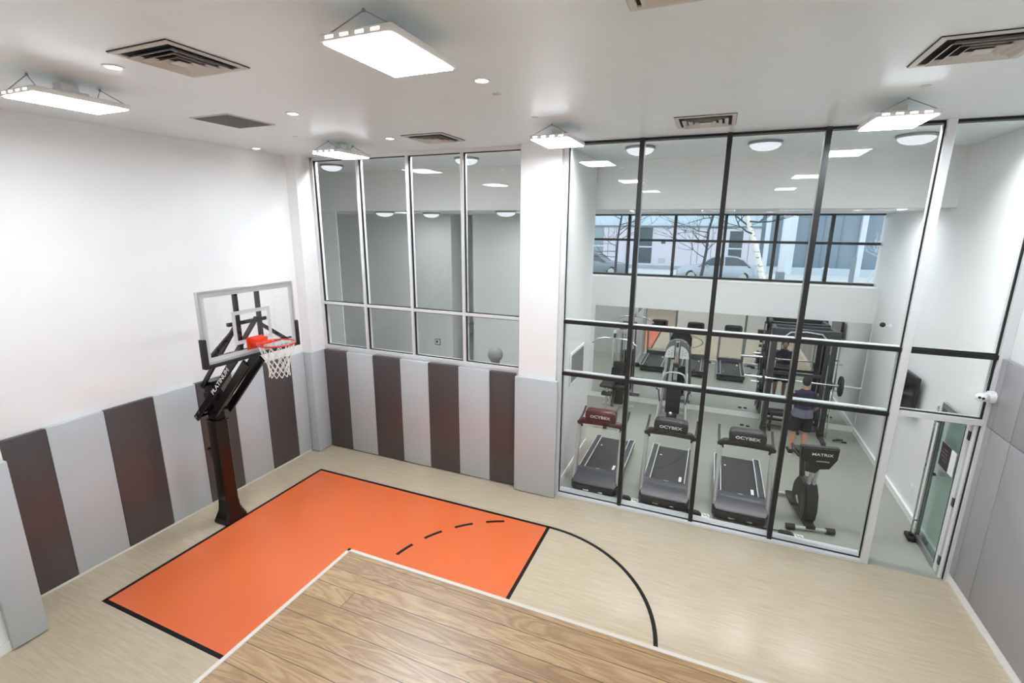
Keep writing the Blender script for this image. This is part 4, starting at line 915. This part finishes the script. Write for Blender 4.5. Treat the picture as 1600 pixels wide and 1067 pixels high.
    nt.links.new(gt.outputs[0], mx.inputs[0]); nt.links.new(mx.outputs[2], bs.inputs['Base Color'])
    sm.build('shirt', m, r)
    sh_ = MB().loft([ell(z, a, b) for z, a, b in [(.74, .13, .11), (.82, .178, .135), (.90, .182, .140), (.97, .172, .130)]])
    for s in (-1, 1):
        fx, fy = FX[s]; sh_.tube([(s * .085, 0, .86), (s * .10, 0, .76), ((fx + s * .11) / 2, fy + .005, .66), (fx + s * .01, fy + .01, .50)], [.110, .114, .112, .112], 18)
    sh_ = MB().mesh(remesh(sh_, .008)); cut(sh_, (0, 0, .53), (0, 0, -1)); sh_.build('shorts', M['shorts'], r)
    for s in (-1, 1):
        fx, fy = FX[s]; fx += s * .004
        MB().loft([[(fx + a * w_, fy + y, z) for a, z in ((-1, .02), (1, .02), (.85, h_), (-.85, h_))] for y, w_, h_ in ((-.075, .035, .085), (-.04, .047, .10), (.04, .049, .10), (.12, .052, .075), (.19, .044, .06), (.215, .02, .04))]).build('shoe', M['shoe'], r)
        MB().loft([[(fx + a * w_, fy + y, z) for a, z in ((-1, 0), (1, 0), (1, .022), (-1, .022))] for y, w_ in ((-.08, .035), (-.04, .05), (.04, .052), (.12, .055), (.19, .047), (.22, .022))]).build('sole', M['sole'], r)
person()

# ================================================================== OUTSIDE
ZS = 1.5
pav = mat('pale_pavement', (188, 196, 200), .8, var=.06, vscale=.7)
struct('floor_street', MB().box(-40, 60, 7.2, 31.5, ZS - .3, ZS), mat('road_asphalt', (150, 158, 165), .8, var=.05)).name = 'floor_street'
struct('floor_pavement', MB().box(-40, 60, 27.4, 31.5, ZS, ZS + .08), pav)
FB = 31.5
bld = empty('office_building', (5.5, FB, ZS), 0, 'pale panelled office building across the street seen through the gym window', 'building')
zz = lambda z: z - ZS
bxo = lambda x: x - 5.5
mpanel = mat('lilac_grey_cladding', (196, 196, 208), .6, var=.03); mdark = mat('dark_window_glass', (70, 84, 92), .15); mband = mat('pale_blue_cladding', (186, 206, 218), .4, var=.04, vscale=.4)
mblue = mat('blue_grey_glass', (112, 132, 148), .15, var=.10, vscale=.5); mcor = mat('grey_cornice', (110, 124, 134), .6); mteal = mat('teal_grey_window', (128, 150, 156), .25)
MB().box(bxo(-30), bxo(9.3), 0, 6, 0, zz(4.62)).build('wall', mpanel, bld, False)
MB().box(bxo(-30), bxo(9.3), .15, 6, zz(4.75), zz(9)).build('upper_wall', mband, bld, False)
MB().box(bxo(-30), bxo(9.3), -.06, 6, zz(4.62), zz(4.75)).build('cornice', mcor, bld, False)
MB().box(bxo(-30), bxo(9.3), -.05, 0, 0, .35).build('plinth', mat('grey_plinth', (150, 160, 168), .7), bld, False)
for a, b_, z0_, z1_, m_ in ((-2.9, -1.55, .4, zz(4.6), mteal), (1.15, 2.1, .5, zz(4.6), mdark), (2.75, 3.05, 1.95, 2.25, mdark), (7.35, 8.2, .6, 2.9, mdark), (-9, -6.5, .4, zz(4.6), mteal)):
    wv = MB().box(bxo(a), bxo(b_), -.02, .0, z0_, z1_).build('window', m_, bld, False)
    if b_ - a > .5: MB().box(bxo(a), bxo(b_), -.04, -.02, zz(3.15), zz(3.25)).build('window_bar', mpanel, wv, False)
MB().box(bxo(2.62), bxo(3.12), -.03, 0, .55, .9).build('vent_box', mat('vent_grey', (170, 176, 186), .6), bld, False)
sm_ = MB()
for x in (-1.2, -.6, .2, 3.6, 4.9, 5.3, 6.2, 7.0, 8.6): sm_.box(bxo(x), bxo(x + .035), -.012, 0, .4, zz(4.6))
sm_.build('panel_joints', mcor, bld, False)
gt_ = MB().box(bxo(9.3), bxo(40), .2, 6, 0, zz(9)).build('glass_wing', mblue, bld, False)
MB().box(bxo(9.3), bxo(40), -.1, .2, 0, .55).build('low_wall', mat('pale_low_wall', (176, 192, 202), .7), bld, False)
for x in (9.55, 10.6, 12.2, 15.0, 18.0): 
    MB().box(bxo(x), bxo(x + (.8 if x == 10.6 else .3)), -.15, .2, 0, zz(9)).build('column', mat('pale_column', (198, 210, 218), .5), bld, False)
cb = MB()
for x in (13.0, 14.0, 16.3, 19.5): cb.box(bxo(x), bxo(x + .05), .16, .2, .5, zz(9))
cb.build('glazing_bars', mcor, bld, False)
# cars: nose to -X
def car(name, x, y, paint, label, flip=False):
    r = empty(name, (x, y, ZS), PI if flip else 0, label, 'car', 'parked cars')
    L = 4.6
    def sec(px, zt, hw_, zb=.25): return [(px, -hw_, zb), (px, hw_, zb), (px, hw_ * 1.02, zb + (zt - zb) * .6), (px, hw_ * .9, zt), (px, -hw_ * .9, zt), (px, -hw_ * 1.02, zb + (zt - zb) * .6)]
    body = [(-2.30, .55, .60), (-2.22, .68, .75), (-1.9, .80, .86), (-1.0, .93, .9), (0, .95, .9), (1.2, .97, .9), (1.9, .98, .86), (2.2, .92, .78), (2.28, .70, .68)]
    MB().loft([sec(p, z, h_) for p, z, h_ in body]).build('car_body', paint, r)
    cab = [(-1.05, .90, .80), (-.35, 1.38, .68), (.1, 1.46, .64), (.9, 1.44, .63), (1.3, 1.30, .66), (1.75, .97, .76)]
    MB().loft([[(p, -h_ * 1.12, .88), (p, h_ * 1.12, .88), (p, h_, z), (p, -h_, z)] for p, z, h_ in cab]).build('windows', M['mdk'] if 'mdk' in M else mdark, r)
    MB().loft([[(p, -h_, z), (p, h_, z), (p, h_ - .02, z + .035), (p, -h_ + .02, z + .035)] for p, z, h_ in ((-.45, 1.32, .68), (-.1, 1.42, .66), (.5, 1.46, .65), (1.0, 1.42, .65), (1.45, 1.22, .69))]).bar((-1.05, -.87, .90), (-.38, -.69, 1.38), .05, .04).bar((.35, -.78, .92), (.33, -.66, 1.44), .07, .03).bar((1.72, -.84, .95), (1.30, -.68, 1.33), .05, .04).build('roof', paint, r)
    for wx in (-1.42, 1.38):
        for s in (-1, 1):
            wh = MB().cyl((wx, s * .70, .32), (wx, s * .90, .32), .32, 28).build('wheel', M['rubber'], r)
            MB().cyl((wx, s * .895, .32), (wx, s * .915, .32), .21, 20).build('hubcap', M['tube'], wh)
    MB().box(-.62, -.50, -.98, -.86, .90, 1.0, bev=.02).build('side_mirror', paint, r)
    return r
pb = mat('blue_silver_car_paint', (160, 172, 184), .25, metal=.3); pg = mat('dark_grey_car_paint', (112, 124, 132), .25, metal=.2)
car('car', 6.75, 25.5, pb, 'blue-silver sedan parked outside, seen through the middle of the street window')
car('car', -1.0, 26.0, pg, 'dark grey car parked outside at the left end of the street window', True)
def tree(name, x, y, h, lean, seed, m_, label, r0=.14, spread=.9, start=.35, nb=16, dens=4):
    rnd = random.Random(seed); r = empty(name, (x, y, ZS), 0, label, 'tree', 'bare street trees')
    top = Vector((lean[0], lean[1], h)); tr = [top * (k / 6) + Vector((rnd.uniform(-.06, .06), rnd.uniform(-.06, .06), 0)) * (k > 0) for k in range(7)]
    MB().tube(tr, [r0 * (1 - .11 * k) for k in range(7)], 10).build('trunk', m_[0], r)
    bmk = MB()
    def br(p, d, ln, rad, lev):
        pts = [p]; q = p.copy(); dd = d.copy()
        for k in range(4):
            dd = (dd + Vector((rnd.uniform(-.25, .25), rnd.uniform(-.25, .25), rnd.uniform(-.12, .22)))).normalized(); q = q + dd * ln / 4; pts.append(q.copy())
        bmk.tube(pts, [rad * (1 - .18 * k) for k in range(5)], 5)
        if lev > 0:
            for k in range(dens):
                j = rnd.randint(1, 4); nd_ = (dd + Vector((rnd.uniform(-1, 1), rnd.uniform(-1, 1), rnd.uniform(-.4, .9)))).normalized()
                br(pts[j], nd_, ln * .62, rad * .5, lev - 1)
    for k in range(nb):
        t_ = start + (1 - start) * (k + .5) / nb; a = rnd.uniform(0, 2 * PI)
        br(top * t_, Vector((math.cos(a) * spread, math.sin(a) * spread, rnd.uniform(-.1, .8))).normalized(), h * .35 * rnd.uniform(.7, 1.1), r0 * .30, 2)
    bmk.build('branches', m_[1], r)
def birch():
    m = mat('birch_bark', (222, 220, 212), .8); nt = m.node_tree; b = nt.nodes['Principled BSDF']
    tc = nt.nodes.new('ShaderNodeTexCoord'); mp = nt.nodes.new('ShaderNodeMapping'); mp.inputs['Scale'].default_value = (2, 2, 7)
    n = nt.nodes.new('ShaderNodeTexNoise'); n.inputs['Scale'].default_value = 1.6; n.inputs['Detail'].default_value = 4
    nt.links.new(tc.outputs['Object'], mp.inputs[0]); nt.links.new(mp.outputs[0], n.inputs['Vector'])
    cr = nt.nodes.new('ShaderNodeValToRGB'); cr.color_ramp.elements[0].position = .36; cr.color_ramp.elements[0].color = (.03, .03, .03, 1); cr.color_ramp.elements[1].position = .42; cr.color_ramp.elements[1].color = (*lin((226, 224, 216)), 1)
    nt.links.new(n.outputs['Fac'], cr.inputs[0]); nt.links.new(cr.outputs[0], b.inputs['Base Color']); return m
mbirch = birch(); mbr = mat('dark_twigs', (58, 62, 68), .8); mbl = mat('pale_twigs', (196, 202, 206), .8)
tree('birch_tree', 8.95, 18.0, 6.5, (-2.1, .2), 3, (mbirch, mbr), 'leaning white birch with black marks outside the street window', .15, .9, .42, 14, 3)
tree('bare_tree', 2.2, 16.5, 5.5, (.4, 0), 11, (mbr, mbr), 'bare tree outside behind the first bays of the street window', .07, 1.0, .30, 16, 4)
tree('bare_tree', 5.9, 20.5, 6.0, (.6, .3), 5, (mbr, mbr), 'dark bare tree outside above the blue-silver sedan', .09, 1.0, .25, 18, 4)
tree('bare_shrub', 14.1, 24.5, 2.2, (.5, 0), 8, (mbl, mbl), 'small pale bare shrub outside at the right end of the street window', .06, 1.0, .7, 12, 3)
po = empty('square_planter_post', (13.6, 25.5, ZS), 0, 'grey post on a dark square base outside at the right end of the street window', 'post')
MB().box(-.10, .10, -.10, .10, .05, 1.6).build('post', mat('post_grey', (120, 132, 140), .6), po, False)
MB().box(-.8, .8, -.35, .35, 0, .06, bev=.02).build('base', mat('post_base_dark', (96, 104, 110), .7), po)
bx_ = empty('utility_pole', (9.8, 22.5, ZS), 0, 'pale utility pole with grey lower box outside beyond the birch', 'pole')
MB().box(-.16, .16, -.16, .16, .9, 6, bev=.02).build('shaft', mat('pale_pole', (208, 220, 226), .5), bx_)
MB().box(-.20, .20, -.2, .2, 0, .9, bev=.02).build('lower_box', mat('pole_box', (112, 126, 134), .5), bx_)
hy = empty('fire_hydrant', (11.35, 20.0, ZS), 0, 'pale parking post outside beside the fourth mullion of the street window', 'post')
MB().lathe([(0, 0), (.2, 0), (.18, .1), (.12, .15), (.12, 1.1), (.16, 1.12), (.16, 1.3), (.08, 1.4), (0, 1.42)]).build('body', mat('pale_metal_post', (190, 200, 206), .4), hy)
hy.name = 'street_post'
bpy.context.view_layer.update()
